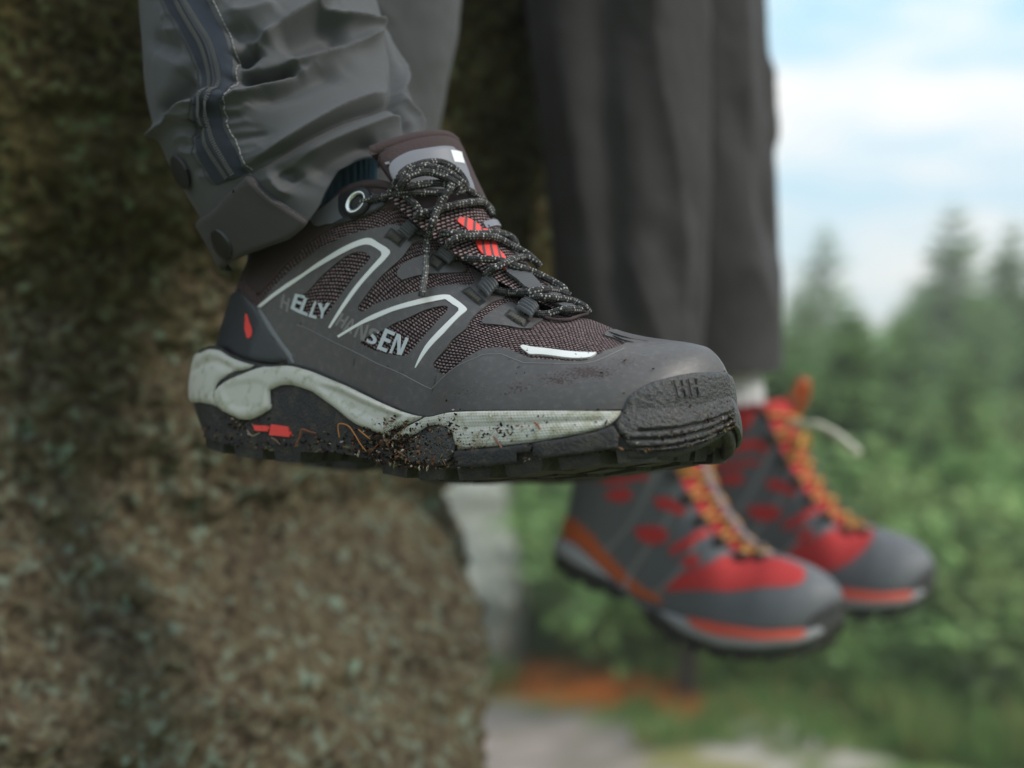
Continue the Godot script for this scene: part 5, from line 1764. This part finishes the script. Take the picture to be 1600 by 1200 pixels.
func ground() -> void:
	var mb := MB.new()
	var path := PackedVector2Array([Vector2(-1.6, -5.9), Vector2(-0.6, -5.8), Vector2(-0.05, -5.72), Vector2(0.27, -5.5), Vector2(0.42, -5.05), Vector2(0.5, -4.4), Vector2(0.45, -3), Vector2(0.2, -1), Vector2(-1.6, -1)])
	var rust := rust_strip()
	var stones := PackedVector2Array([Vector2(0.62, -4.95), Vector2(0.95, -5.0), Vector2(1.25, -4.6), Vector2(0.9, -4.3), Vector2(0.6, -4.6)])
	var n := noise(1.3, 200, 3)
	var n2 := noise(9.0, 201, 2)
	var r := 0.25
	var rings := []
	while r < 260.0:
		rings.append(r)
		r *= 1.022 if r < 14.0 else 1.10
	var na := 300
	for i in rings.size():
		for j in na + 1:
			var a := TAU * j / na
			var x: float = rings[i] * sin(a)
			var z: float = -rings[i] * cos(a)
			var q := Vector2(x, z)
			var wob := q + Vector2(n.get_noise_2d(x * 3, z * 3), n.get_noise_2d(z * 3 + 40, x * 3)) * 0.12
			var v := n.get_noise_2d(x, z)
			var f := n2.get_noise_2d(x, z)
			var c := Color(0.11, 0.165, 0.052).lerp(Color(0.19, 0.17, 0.07), smoothstep(-0.2, 0.5, v + f * 0.4))
			c = c.lerp(Color(0.070, 0.115, 0.042), smoothstep(0.1, 0.5, -v + f * 0.3))
			if x > -0.4 and x < 1.6 and z < -5.7 and z > -9.0:
				c = c.lerp(Color(0.24, 0.22, 0.075), 0.6 * smoothstep(1.6, 0.2, x))
			if Geometry2D.is_point_in_polygon(wob, rust):
				c = Color(0.42, 0.115, 0.022).lerp(Color(0.30, 0.12, 0.035), smoothstep(-0.2, 0.4, f))
			if Geometry2D.is_point_in_polygon(wob, path):
				c = Color(0.25, 0.205, 0.185).lerp(Color(0.17, 0.15, 0.12), smoothstep(-0.1, 0.4, f + v * 0.5))
			if Geometry2D.is_point_in_polygon(wob, stones):
				c = Color(0.32, 0.29, 0.25).lerp(Color(0.12, 0.14, 0.06), smoothstep(-0.1, 0.3, f))
			mb.add(Vector3(x, ground_y(x, z), z), Vector3.UP, q, c)
	for i in rings.size() - 1:
		for j in na:
			var b := i * (na + 1) + j
			mb.quad(b, b + 1, b + na + 2, b + na + 1)
	mb.smooth()
	var m := mat(Color.WHITE, 0.95, 0.2)
	m.vertex_color_use_as_albedo = true
	tag(part("ground", mb.mesh(), m), "forest floor of moss, rust-coloured litter and a pale granite path", "ground", "", "structure")

func leafy(seed_: int) -> StandardMaterial3D:
	var m := mat(Color.WHITE, 0.6, 0.3)
	m.vertex_color_use_as_albedo = true
	m.backlight_enabled = true
	m.backlight = Color(0.85, 0.85, 0.85)
	return m

func leaf(mb: MB, c: Vector3, along: Vector3, width: Vector3, col: Color) -> void:
	var n := along.cross(width).normalized()
	var s := mb.v.size()
	for q in [c, c + along * 0.45 + width, c + along, c + along * 0.45 - width]:
		mb.add(q, n, Vector2.ZERO, col)
	mb.quad(s, s + 1, s + 2, s + 3)

func trunk_mesh(h: float, r: float, lean: Vector3, rng: RandomNumberGenerator) -> ArrayMesh:
	var mb := MB.new()
	var p := []
	var w := []
	for i in 9:
		var f := i / 8.0
		p.append(Vector3(rng.randf_range(-1, 1) * 0.012 * h, f * h - 0.05, rng.randf_range(-1, 1) * 0.012 * h) + lean * f * f)
		w.append(r * (1.0 - 0.93 * f) * (1.25 if i == 0 else 1.0))
	mb.tube(p, w, 9)
	return mb.mesh()

# one unit tall; whorls of drooping boughs with short sprays
func spruce(seed_: int, width: float, green: Color, thin: float) -> Array:
	var rng := RandomNumberGenerator.new()
	rng.seed = seed_
	var mb := MB.new()
	var levels := 38
	for k in levels:
		var f := (k + rng.randf_range(-0.3, 0.3)) / levels
		var y := lerpf(0.05, 0.985, f)
		var rad := width * pow(1.0 - f, 0.72) * rng.randf_range(0.75, 1.1) + 0.012
		var nb := int(lerpf(11, 5, f))
		var turn := rng.randf() * TAU
		for i in nb:
			if rng.randf() < thin:
				continue
			var a := turn + TAU * i / nb + rng.randf_range(-0.25, 0.25)
			var dir := Vector3(cos(a), lerpf(-0.28, 0.55, f) + rng.randf_range(-0.12, 0.12), sin(a)).normalized()
			var side_ := Vector3(-sin(a), 0, cos(a))
			var l := rad * rng.randf_range(0.7, 1.15)
			var tone := rng.randf_range(0.6, 1.35)
			for s in 6:
				var g := (s + 0.6) / 6.0
				var at := Vector3(0, y, 0) + dir * l * g + Vector3(0, -0.05 * l * g * g * 3.0, 0)
				var sz := l * 0.30 * (1.15 - 0.6 * g)
				for q in [-1.0, 1.0]:
					var d: Vector3 = (dir * 0.8 + side_ * q * rng.randf_range(0.5, 1.0) + Vector3(0, rng.randf_range(-0.5, 0.1), 0)).normalized()
					leaf(mb, at, d * sz, d.cross(Vector3(rng.randf_range(-1, 1), 1, rng.randf_range(-1, 1))).normalized() * sz * 0.42, green * (tone * rng.randf_range(0.8, 1.2) * lerpf(0.85, 1.25, g)))
	return [trunk_mesh(0.95, 0.018, Vector3.ZERO, rng), mb.mesh()]

# one unit tall; several stems and leaves gathered in clumps
func bush(seed_: int, wide: float, green: Color, clumps: int, per: int, size: float, low: float) -> Array:
	var rng := RandomNumberGenerator.new()
	rng.seed = seed_
	var mb := MB.new()
	var st := MB.new()
	for k in clumps:
		var a := rng.randf() * TAU
		var r := sqrt(rng.randf()) * wide
		var y := lerpf(low, 0.92, pow(rng.randf(), 0.8)) * (1.0 - 0.35 * r / wide)
		var c := Vector3(cos(a) * r, y, sin(a) * r)
		st.tube([Vector3(c.x * 0.08, -0.05, c.z * 0.08), Vector3(c.x * 0.4, y * 0.55, c.z * 0.4), c], [0.012, 0.008, 0.003], 5)
		var tone := rng.randf_range(0.65, 1.35)
		var cr := rng.randf_range(0.09, 0.17)
		for i in per:
			var o := Vector3(rng.randfn(), rng.randfn() * 0.8, rng.randfn()) * cr * 0.62
			var d := Vector3(rng.randf_range(-1, 1), rng.randf_range(-0.7, 0.7), rng.randf_range(-1, 1)).normalized()
			leaf(mb, c + o, d * size, d.cross(Vector3(rng.randf_range(-1, 1), rng.randf_range(-1, 1), rng.randf_range(-1, 1))).normalized() * size * 0.33, green * (tone * rng.randf_range(0.75, 1.3)))
	return [st.mesh(), mb.mesh()]

func plant(called: String, stem: String, m: Array, bark: Material, leaf_m: Material, label: String, category: String, group: String) -> Node3D:
	var t := thing(called, label, category, Transform3D.IDENTITY, group)
	part(stem, m[0], bark, t)
	part("crown", m[1], leaf_m, t)
	return t

func stand(o: Node3D, x: float, d: float, h: float, w: float, turn: float) -> void:
	o.transform = Transform3D(Basis(Vector3.UP, turn).scaled(Vector3(w, h, w)), Vector3(x, ground_y(x, -d), -d))

func px(col: float, d: float) -> float:
	return (col - 800.0) / 2200.0 * d

func forest() -> void:
	var lm := leafy(1)
	var bark := spatial(bump(mat(lin(0.075, 0.058, 0.045), 0.95, 0.2), grain(256, 0.03, 210), 4.0), 300)
	var pale_bark := spatial(bump(mat(lin(0.30, 0.29, 0.26), 0.9, 0.2), grain(256, 0.03, 211), 2.0), 300)
	var g1 := Color(0.165, 0.262, 0.095)
	var g2 := Color(0.185, 0.288, 0.100)
	var g3 := Color(0.178, 0.300, 0.096)
	var kinds := [spruce(301, 0.34, g1, 0.0), spruce(302, 0.30, g2, 0.04), spruce(303, 0.38, g1, 0.0)]
	var lab := ["dense full-skirted green spruce blurred in the forest edge behind the boots", "slim loose spruce with gaps between its boughs in the blurred forest", "broad light green spruce in the blurred forest behind the boots"]
	var proto := []
	for i in 3:
		proto.append(plant("spruce_tree", "trunk", kinds[i], bark, lm, lab[i], "tree", "blurred spruces of the forest edge"))
	var used := [false, false, false]
	var rng := RandomNumberGenerator.new()
	rng.seed = 77
	# the trees whose tips can be told apart against the sky: column, tip row, distance, kind, width factor, label
	var named := [
		[1490, 300, 22.0, 0, 1.0, "tallest spruce tip against the sky, right of the dark trousers"],
		[1288, 342, 26.0, 1, 1.1, "spruce with a thin tip standing alone close to the dark trouser leg"],
		[1582, 325, 20.0, 0, 0.9, "tall spruce cut by the right edge of the picture"],
		[1238, 445, 27.0, 1, 1.0, "short spruce peeping out right beside the dark trouser hem"],
		[1398, 470, 30.0, 2, 0.9, "low spruce in the dip of the tree line between the two tall ones"],
		[1440, 455, 24.0, 2, 0.9, "bushy spruce left of and below the tallest tip"],
		[1262, 420, 21.0, 2, 0.8, "broad spruce just left of the lone thin tip, near the trouser leg"],
		[1322, 455, 19.0, 0, 0.85, "full spruce just right of and below the lone thin tip"],
		[1340, 500, 33.0, 1, 1.0, "lowest pale spruce in the gap of the tree line"],
	]
	for q in named:
		var d: float = q[2]
		var x := px(q[0], d)
		var h: float = 1.25 + (600.0 - q[1]) / 2200.0 * d - ground_y(x, -d)
		var k: int = q[3]
		var o: Node3D = proto[k]
		if used[k]:
			o = copy_of(proto[k], q[5], "")
		used[k] = true
		o.set_meta("label", q[5])
		o.remove_meta("group")
		stand(o, x, d, h, h * q[4], rng.randf() * TAU)
	for i in 84:
		var d := rng.randf_range(13.0, 34.0)
		var colm := rng.randf_range(620.0, 1800.0) if i < 44 else rng.randf_range(1190.0, 1720.0)
		var x := px(colm, d)
		var tip := rng.randf_range(490.0, 610.0) if colm < 1400.0 else rng.randf_range(400.0, 530.0)
		var h := 1.25 + (600.0 - tip) / 2200.0 * d - ground_y(x, -d)
		var k := rng.randi() % 3
		stand(copy_of(proto[k], "young green spruce in the blurred forest mass behind the boots", "spruces of the blurred forest mass"), x, d, maxf(h, 1.2), maxf(h, 1.2) * rng.randf_range(0.9, 1.25), rng.randf() * TAU)
	# trees out of the frame keep the place whole from other sides
	for i in 10:
		var a := rng.randf_range(0.5, 1.7) * (1.0 if i % 2 else -1.0)
		var d := rng.randf_range(14.0, 30.0)
		var k := rng.randi() % 3
		var h := rng.randf_range(3.5, 7.0)
		stand(copy_of(proto[k], "young green spruce in the blurred forest mass behind the boots", "spruces of the blurred forest mass"), sin(a) * d, cos(a) * d, h, h, rng.randf() * TAU)
	# small spruces coming up between the bushes
	for i in 30:
		var d := rng.randf_range(7.5, 13.0)
		var x := px(rng.randf_range(1010.0, 1750.0), d)
		var h := rng.randf_range(0.9, 1.9)
		stand(copy_of(proto[rng.randi() % 3], "small young spruce coming up among the blurred bushes", "small spruces among the bushes"), x, d, h, h * rng.randf_range(1.0, 1.4), rng.randf() * TAU)
	# undergrowth
	var b1 := plant("leafy_bush", "stems", bush(401, 0.66, g3, 54, 24, 0.095, 0.06), bark, lm, "bright green bush in the undergrowth below the boots", "bush", "bushes of the undergrowth")
	var b3 := plant("leafy_bush", "stems", bush(403, 0.46, Color(0.20, 0.27, 0.10), 44, 20, 0.10, 0.05), bark, lm, "yellow green loose bush in the undergrowth below the boots", "bush", "yellow green bushes of the undergrowth")
	var b2 := plant("leafy_bush", "stems", bush(402, 0.54, g2, 42, 22, 0.11, 0.12), bark, lm, "bright green bush in the undergrowth below the boots", "bush", "bushes of the undergrowth")
	var spots := []
	for i in 56:
		var d := rng.randf_range(5.9, 13.0)
		var lo := 880.0 if d < 8.0 else 700.0
		spots.append([px(rng.randf_range(lo + (8.0 - minf(d, 8.0)) * 60.0, 1850.0), d), d, rng.randf_range(0.35, 1.15) * (0.75 + d * 0.045)])
	for q in [[0.50, 7.2, 0.75], [0.95, 6.9, 0.8], [1.45, 6.4, 0.85], [1.9, 6.2, 0.95], [2.3, 6.6, 1.1], [1.75, 5.7, 0.6], [2.1, 5.5, 0.75], [0.25, 8.2, 0.8], [1.2, 7.4, 1.0]]:
		spots.append(q)
	for i in spots.size():
		var q: Array = spots[i]
		var o := b1 if i == 0 else b2 if i == 1 else b3 if i == 2 else copy_of(b1 if i % 3 == 0 else b2, "bright green bush in the undergrowth below the boots", "bushes of the undergrowth") if i % 3 < 2 else copy_of(b3, "yellow green loose bush in the undergrowth below the boots", "yellow green bushes of the undergrowth")
		var h: float = q[2]
		stand(o, q[0], q[1], h, h * rng.randf_range(0.95, 1.35), rng.randf() * TAU)
	# the dark little trunk under the nearer boot and pale dead stems at the right
	var dk := thing("young_tree", "young tree with a thin dark trunk standing right under the nearer red boot", "tree")
	part("trunk", trunk_mesh(1.0, 0.045, Vector3(0.02, 0, 0), rng), spatial(mat(lin(0.035, 0.026, 0.020), 0.95), 200), dk)
	part("crown", bush(405, 0.34, g2, 30, 26, 0.10, 0.40)[1], lm, dk)
	stand(dk, px(1074, 5.45), 5.45, 1.0, 1.0, 0.4)
	var pale := [[1515, 1210, 1585, 960, 5.3], [1570, 1215, 1560, 1050, 5.2], [1500, 1120, 1495, 985, 5.6]]
	var pl := ["leaning pale dead stem at the lower right edge of the picture", "short upright pale dead stem beside the leaning one", "pale dead stem left of the leaning one, half in the bushes"]
	for i in 3:
		var q: Array = pale[i]
		var d: float = q[4]
		var a := Vector3(px(q[0], d), 1.25 + (600.0 - q[1]) / 2200.0 * d, -d)
		var b := Vector3(px(q[2], d), 1.25 + (600.0 - q[3]) / 2200.0 * d, -d - 0.1)
		a.y = minf(a.y, ground_y(a.x, a.z)) - 0.03
		var s := thing("dead_stem", pl[i], "dead tree", Transform3D(Basis(), a))
		var mb := MB.new()
		mb.tube(spline([Vector3.ZERO, (b - a) * 0.5 + Vector3(0.02, 0, 0.01), b - a], 5), [0.035, 0.034, 0.032, 0.03, 0.028, 0.026, 0.024, 0.02, 0.018, 0.016, 0.012], 8)
		part("stem", mb.mesh(), pale_bark, s)
		mb = MB.new()
		for j in 5:
			var f := 0.35 + j * 0.13
			var at := (b - a) * f
			var d2 := Vector3(rng.randf_range(-1, 1), 0.6, rng.randf_range(-1, 1)).normalized()
			mb.tube([at, at + d2 * 0.10, at + d2 * 0.2 + Vector3(0, 0.03, 0)], [0.008, 0.006, 0.003], 5)
		part("twigs", mb.mesh(), pale_bark, s)
	# grass and low herbs
	var tuft := MB.new()
	for i in 9:
		var a := rng.randf() * TAU
		var o := Vector3(cos(a), 0, sin(a)) * rng.randf_range(0.0, 0.03)
		leaf(tuft, o, Vector3(cos(a) * 0.04, rng.randf_range(0.06, 0.15), sin(a) * 0.04), Vector3(-sin(a), 0, cos(a)) * 0.006, Color.WHITE)
	var mm := MultiMesh.new()
	mm.transform_format = MultiMesh.TRANSFORM_3D
	mm.use_colors = true
	mm.mesh = tuft.mesh()
	var place := []
	while place.size() < 9000:
		var d := rng.randf_range(4.6, 14.0)
		var x := px(rng.randf_range(700.0, 1800.0), d)
		if x < 0.42 and d < 5.8:
			continue
		place.append(Vector2(x, -d))
	mm.instance_count = place.size()
	var rust := rust_strip()
	for i in place.size():
		var q: Vector2 = place[i]
		var red := Geometry2D.is_point_in_polygon(q, rust)
		var s := rng.randf_range(0.7, 1.6) * (0.3 if red else 0.45 if q.y > -5.6 and q.x < 1.3 else 1.0)
		mm.set_instance_transform(i, Transform3D(Basis(Vector3.UP, rng.randf() * TAU).scaled(Vector3(s, s, s)), Vector3(q.x, ground_y(q.x, q.y), q.y)))
		var c := Color(0.115, 0.210, 0.060).lerp(Color(0.26, 0.24, 0.09), pow(rng.randf(), 2.5))
		if red:
			c = Color(0.44, 0.14, 0.03).lerp(c, rng.randf() * 0.4)
		mm.set_instance_color(i, c)
	var g := MultiMeshInstance3D.new()
	g.multimesh = mm
	g.material_override = lm
	g.name = "grass"
	add_child(g, true)
	tag(g, "low grass and herbs covering the forest floor beside the path", "grass", "", "stuff")

func debris() -> void:
	var tone := {"O": lin(0.46, 0.17, 0.03), "R": lin(0.20, 0.06, 0.02), "B": lin(0.17, 0.085, 0.05), "P": lin(0.24, 0.17, 0.12), "D": lin(0.03, 0.025, 0.02)}
	var ms := {}
	for k in tone:
		ms[k] = spatial(bump(mat(tone[k], 0.7), grain(128, 0.08, 500), 0.2), 6)
	var list := [["orange dry pine needle bent in a loop under the arch of the grey midsole", "pine needle", 0.55, "O", [126, 1.1, 41.5, 124.5, 6.3, 41.2, 126.8, 7.3, 41.4, 131.5, 6.4, 42, 135.8, 3.2, 42.8, 140.2, -0.8, 43.7, 144.3, -3.9, 44.3]],
		["short orange pine needle lying across the midsole edge beside the loop", "pine needle", 0.6, "O", [138, 5.4, 43, 141.3, 3.9, 43.7, 146.3, 1.7, 44.7]],
		["orange brown dry leaf stem stuck below the red mark on the heel", "leaf stem", 0.9, "R", [98.9, -5.3, 40.3, 101.3, -1, 40.4, 102.4, 3, 40.3, 106.5, 2.4, 40.4, 111.3, 1.8, 40.5]],
		["stout brown wood splinter on the rubber pad below the ball of the foot", "wood splinter", 1.1, "B", [163.3, -1.9, 48.2, 167.1, -3, 48.8, 171, -4.4, 49.7]],
		["brown twig bit standing on the pale midsole where it meets the black sole", "twig bit", 1.1, "B", [220.5, 7.7, 57.2, 223.1, 5.3, 57.5, 225.6, 2.8, 57.6]],
		["reddish chip of bark on the black sole under the toe", "bark chip", 1.2, "B", [259.5, 7.9, 51.5, 261.4, 7.3, 50.7, 263.7, 6.9, 49.6]],
		["pale dry needle hanging upright on the rubber pad", "pine needle", 0.5, "P", [173, -0.3, 50, 172.6, -3.7, 50, 173.7, -7.5, 50.1]],
		["short pale needle beside the upright one on the rubber pad", "pine needle", 0.5, "P", [175, -0.2, 50.4, 176, -1.8, 50.7, 176.3, -3.4, 50.8]],
		["grey crooked plant fibre stuck below the heel lobe", "plant fibre", 0.7, "P", [69.6, 0.3, 42, 71.3, -1.4, 41.9, 73.6, -2.1, 41.7, 77.2, -0.3, 41.2]],
		["pink brown wood splinter low on the heel rubber", "wood splinter", 0.8, "B", [84.1, -2.2, 40.6, 86.9, -3.2, 40.5, 89.8, -5.1, 40.4]],
		["thin brown needle pointing up from the muddy arch", "pine needle", 0.45, "R", [147.9, -3.9, 45.1, 151.7, -0.5, 45.8, 156.7, 3, 46.6]],
		["dark thin needle sticking out below the sole edge", "pine needle", 0.4, "D", [151.9, -5.9, 45.9, 152.7, -8.6, 46.1, 151.2, -11.3, 46.5]],
		["dark red splinter near the back edge of the rubber pad", "wood splinter", 0.8, "R", [188, -6.3, 53.5, 188.6, -4.1, 53.7, 189.6, -2.3, 53.9]],
		["small rust brown chip on the rubber beside the first notch", "bark chip", 1.1, "R", [229.4, -0.2, 57.3, 230.6, 0.9, 57.4, 231.7, 2, 57.3]],
		["rusty crumb of bark on the groove of the pale midsole", "bark chip", 0.9, "R", [238.2, 15, 55.4, 239.9, 14, 55.4, 241.1, 12.3, 55.7]],
		["thin pale needle on the rubber pad close to its front rim", "pine needle", 0.45, "P", [193.4, -2.6, 54.6, 194.4, -4.1, 54.8, 195.7, -5.9, 55]]]
	var fr := lat_frame
	for q in list:
		var p := pts3(q[4])
		var o: Vector3 = p[0]
		var w := []
		for v in p:
			w.append(v - o)
		w = spline(w, 4)
		var mb := MB.new()
		var r := []
		for i in w.size():
			var f := float(i) / (w.size() - 1)
			r.append(q[2] * 0.5 * MM * (0.55 + 0.45 * sin(PI * lerpf(0.2, 0.9, f)) + (0.12 * sin(i * 2.3) if q[2] > 0.7 else 0.0)))
		mb.tube(w, r, 6 if q[2] > 0.7 else 7)
		var m := part(str(q[1]).replace(" ", "_"), mb.mesh(), ms[q[3]])
		m.transform = fr * Transform3D(Basis(), o)
		tag(m, q[0], q[1])
	# crumbs of soil and shredded bark
	var bit := MB.new()
	var c := [Vector3(1, 0.1, 0), Vector3(-0.9, -0.1, 0.1), Vector3(0.1, 0.8, 0.1), Vector3(-0.1, -0.7, 0), Vector3(0, 0.1, 0.7), Vector3(0.1, 0, -0.8)]
	for f in [[0, 2, 4], [2, 1, 4], [1, 3, 4], [3, 0, 4], [2, 0, 5], [1, 2, 5], [3, 1, 5], [0, 3, 5]]:
		bit.flat([c[f[0]], c[f[1]], c[f[2]]])
	var rng := RandomNumberGenerator.new()
	rng.seed = 909
	var mm := MultiMesh.new()
	mm.transform_format = MultiMesh.TRANSFORM_3D
	mm.use_colors = true
	mm.mesh = bit.mesh()
	# patches: centre a, t, spread a, spread t, count, height over the wall, size
	var zones := [[0.50, -0.52, 0.020, 0.14, 260, 2.2, 0.55], [0.545, -0.62, 0.022, 0.18, 330, 2.4, 0.5], [0.47, -0.80, 0.03, 0.14, 150, 0.4, 0.55], [0.60, -0.45, 0.02, 0.2, 170, 2.3, 0.4], [0.56, -0.93, 0.07, 0.05, 260, 2.2, 0.55], [0.27, -0.93, 0.09, 0.06, 150, 0.3, 0.55],
		[0.215, -0.70, 0.02, 0.06, 90, 0.6, 0.5], [0.66, -0.6, 0.03, 0.15, 60, 2.2, 0.45], [0.70, -0.42, 0.02, 0.08, 70, 2.2, 0.5], [0.78, -0.3, 0.04, 0.16, 40, 2.2, 0.4], [0.72, -0.82, 0.12, 0.09, 90, 2.8, 0.45], [0.95, -0.5, 0.035, 0.3, 130, 2.3, 0.42], [0.985, -0.75, 0.012, 0.2, 120, 2.4, 0.4], [0.87, 0.1, 0.05, 0.18, 30, 2.1, 0.45], [0.70, 0.30, 0.14, 0.2, 22, 0.9, 0.33], [0.40, -0.85, 0.06, 0.1, 80, 0.3, 0.5], [0.88, -0.97, 0.06, 0.03, 110, 2.0, 0.45]]
	var tr := []
	var cc := []
	for z in zones:
		for i in z[4]:
			var a: float = z[0] + rng.randfn() * z[2]
			var t: float = clampf(z[1] + rng.randfn() * z[3], -0.999, 0.999)
			if a > 0.998:
				a = 1.996 - a
			var n := lat.nrm(a, t)
			var p: Vector3 = lat.at(a, t) + n * z[5] * MM
			var s: float = z[6] * MM * pow(rng.randf(), 1.6) * 1.7 + 0.00012
			var b := Basis(Vector3(rng.randfn(), rng.randfn(), rng.randfn()).normalized(), rng.randf() * TAU).scaled_local(Vector3(s * rng.randf_range(0.8, 2.2), s, s * rng.randf_range(0.6, 1.2)))
			tr.append(fr * Transform3D(b, p))
			var k := rng.randf()
			var col := Color(0.014, 0.010, 0.007) if k < 0.62 else Color(0.085, 0.035, 0.018) if k < 0.75 else Color(0.20, 0.10, 0.06) if k < 0.86 else Color(0.16, 0.15, 0.07) if k < 0.94 else Color(0.38, 0.33, 0.26)
			cc.append(col * rng.randf_range(0.6, 1.2))
	mm.instance_count = tr.size()
	for i in tr.size():
		mm.set_instance_transform(i, tr[i])
		mm.set_instance_color(i, cc[i])
	var g := MultiMeshInstance3D.new()
	g.multimesh = mm
	var m := mat(Color.WHITE, 0.9, 0.2)
	m.vertex_color_use_as_albedo = true
	g.material_override = m
	g.name = "soil_crumbs"
	add_child(g, true)
	tag(g, "crumbs of soil and bark stuck along the sole of the front shoe", "dirt", "", "stuff")

var lat_frame: Transform3D

func frame(x: Vector3, y: Vector3, z: Vector3, o: Vector3) -> Transform3D:
	return Transform3D(Basis(x, y, z), o)

func _ready() -> void:
	# --- camera, sky, light
	var cam := Camera3D.new()
	cam.name = "camera"
	add_child(cam)
	cam.position = Vector3(0, 1.25, 0)
	var ca := CameraAttributesPhysical.new()
	ca.frustum_focal_length = 44.0
	ca.frustum_focus_distance = 0.607
	ca.frustum_near = 0.05
	ca.frustum_far = 1500.0
	ca.exposure_aperture = 4.2
	cam.attributes = ca
	cam.fov = 30.51
	cam.near = 0.05
	cam.far = 1500.0
	cam.current = true
	var env := Environment.new()
	env.background_mode = Environment.BG_SKY
	var sky := Sky.new()
	var sm := PanoramaSkyMaterial.new()
	sm.panorama = sky_picture()
	sky.sky_material = sm
	env.sky = sky
	env.background_energy_multiplier = 2.0
	env.tonemap_mode = Environment.TONE_MAPPER_LINEAR
	env.tonemap_exposure = 1.85
	env.fog_enabled = true
	env.fog_density = 0.006
	env.fog_light_color = Color(0.97, 0.98, 0.95)
	env.sdfgi_enabled = true
	env.ssao_enabled = true
	env.ssil_enabled = true
	var we := WorldEnvironment.new()
	we.name = "environment"
	we.environment = env
	add_child(we)
	var sun := DirectionalLight3D.new()
	sun.name = "sun"
	sun.light_color = Color(1.0, 0.97, 0.93)
	sun.light_energy = 0.5
	sun.light_angular_distance = 10.0
	sun.shadow_enabled = true
	add_child(sun)
	sun.look_at_from_position(Vector3.ZERO, -Vector3(0.80, 0.66, 0.32))
	gn = noise(1.0, 150, 3)

	# --- ground and rock
	ground()
	var m_rock := stone([Color(0.070, 0.052, 0.034), Color(0.108, 0.088, 0.050), Color(0.215, 0.155, 0.108), Color(0.135, 0.138, 0.092), Color(0.23, 0.31, 0.24)], 130, 1.6)
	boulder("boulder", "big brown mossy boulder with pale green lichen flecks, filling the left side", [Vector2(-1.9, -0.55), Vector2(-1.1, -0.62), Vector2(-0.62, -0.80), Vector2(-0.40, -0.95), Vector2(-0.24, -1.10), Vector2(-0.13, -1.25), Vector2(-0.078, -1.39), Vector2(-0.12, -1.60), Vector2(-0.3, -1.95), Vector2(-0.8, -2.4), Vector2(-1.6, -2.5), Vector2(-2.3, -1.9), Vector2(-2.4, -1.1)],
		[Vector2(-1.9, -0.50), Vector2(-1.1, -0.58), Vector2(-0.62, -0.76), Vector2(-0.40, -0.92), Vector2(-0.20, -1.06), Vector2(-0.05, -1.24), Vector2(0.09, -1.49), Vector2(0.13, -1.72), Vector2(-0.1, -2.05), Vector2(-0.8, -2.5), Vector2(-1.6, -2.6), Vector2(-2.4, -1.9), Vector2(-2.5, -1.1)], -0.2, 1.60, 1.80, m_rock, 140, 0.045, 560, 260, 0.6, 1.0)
	var m_pale := stone([Color(0.24, 0.25, 0.22), Color(0.33, 0.34, 0.30), Color(0.40, 0.40, 0.36), Color(0.24, 0.28, 0.20), Color(0.42, 0.44, 0.40)], 135, 2.2)
	boulder("boulder", "pale grey boulder beyond the big brown one, beside the rusty moss strip", [Vector2(-1.4, -6.1), Vector2(-0.5, -6.05), Vector2(-0.05, -6.2), Vector2(0.05, -6.6), Vector2(-0.1, -7.2), Vector2(-0.9, -7.6), Vector2(-1.7, -7.1)], [Vector2(-1.3, -6.3), Vector2(-0.6, -6.25), Vector2(-0.12, -6.4), Vector2(-0.02, -6.7), Vector2(-0.2, -7.1), Vector2(-0.9, -7.4), Vector2(-1.5, -7.0)], -0.1, 0.72, 0.86, m_pale, 141, 0.05, 160, 60)
	forest()

	# --- the front hiker
	shoe_materials()
	lat_frame = frame(Vector3(0.8375, -0.0523, 0.5439), Vector3(0.0723, 0.9973, -0.0154), Vector3(-0.5416, 0.0523, 0.8390), Vector3(-0.1616, 1.2292, -0.7428))
	var s1 := hiking_shoe("sharp dark grey and maroon hiking shoe with silver chevrons, nearest the camera", lat_frame)
	var pose2 := frame(Vector3(0.8375, -0.0523, 0.5439), Vector3(0.0723, 0.9973, -0.0154), Vector3(0.5416, -0.0523, -0.8390), Vector3(-0.1650, 1.2120, -0.9570))
	var s2 := copy_of(s1, "second hiking shoe of the pair, only its dark sole showing under the front one", "low hiking shoes of one pair")
	s2.transform = pose2
	for c in s2.get_children():
		if str(c.name).begins_with("letter"):
			c.free()
	first_person(lat_frame, pose2)
	debris()

	# --- the second hiker
	var pb := frame(Vector3(0.7536, -0.2924, 0.5888), Vector3(0.2304, 0.9563, 0.1800), Vector3(-0.6157, 0.0000, 0.7880), Vector3(0.0514, 1.1222, -1.3764))
	var b1 := trail_boot("nearer red and grey boot with yellow laces, right under the front shoe's toe", pb)
	var pb2 := frame(Vector3(0.8596, -0.2924, 0.4193), Vector3(0.2628, 0.9563, 0.1282), Vector3(0.4384, -0.0000, -0.8988), Vector3(0.1641, 1.1255, -1.5314))
	var b2 := copy_of(b1, "farther red and grey boot, partly hidden behind the nearer one", "red and grey mid-height boots of one pair")
	b2.transform = pb2
	second_person(pb, pb2)
	var stalk := MB.new()
	stalk.tube(spline([Vector3(0.20, 1.205, -1.62), Vector3(0.2933, 1.2091, -1.4500), Vector3(0.3195, 1.2035, -1.4200), Vector3(0.3400, 1.1823, -1.3800)], 8), [0.0012, 0.0016, 0.002, 0.0025, 0.003, 0.0035, 0.004], 6)
	tag(part("grass_stalk", stalk.mesh(), mat(lin(0.55, 0.55, 0.42), 0.8)), "pale bent grass stalk sticking out behind the farther boot", "grass stalk")
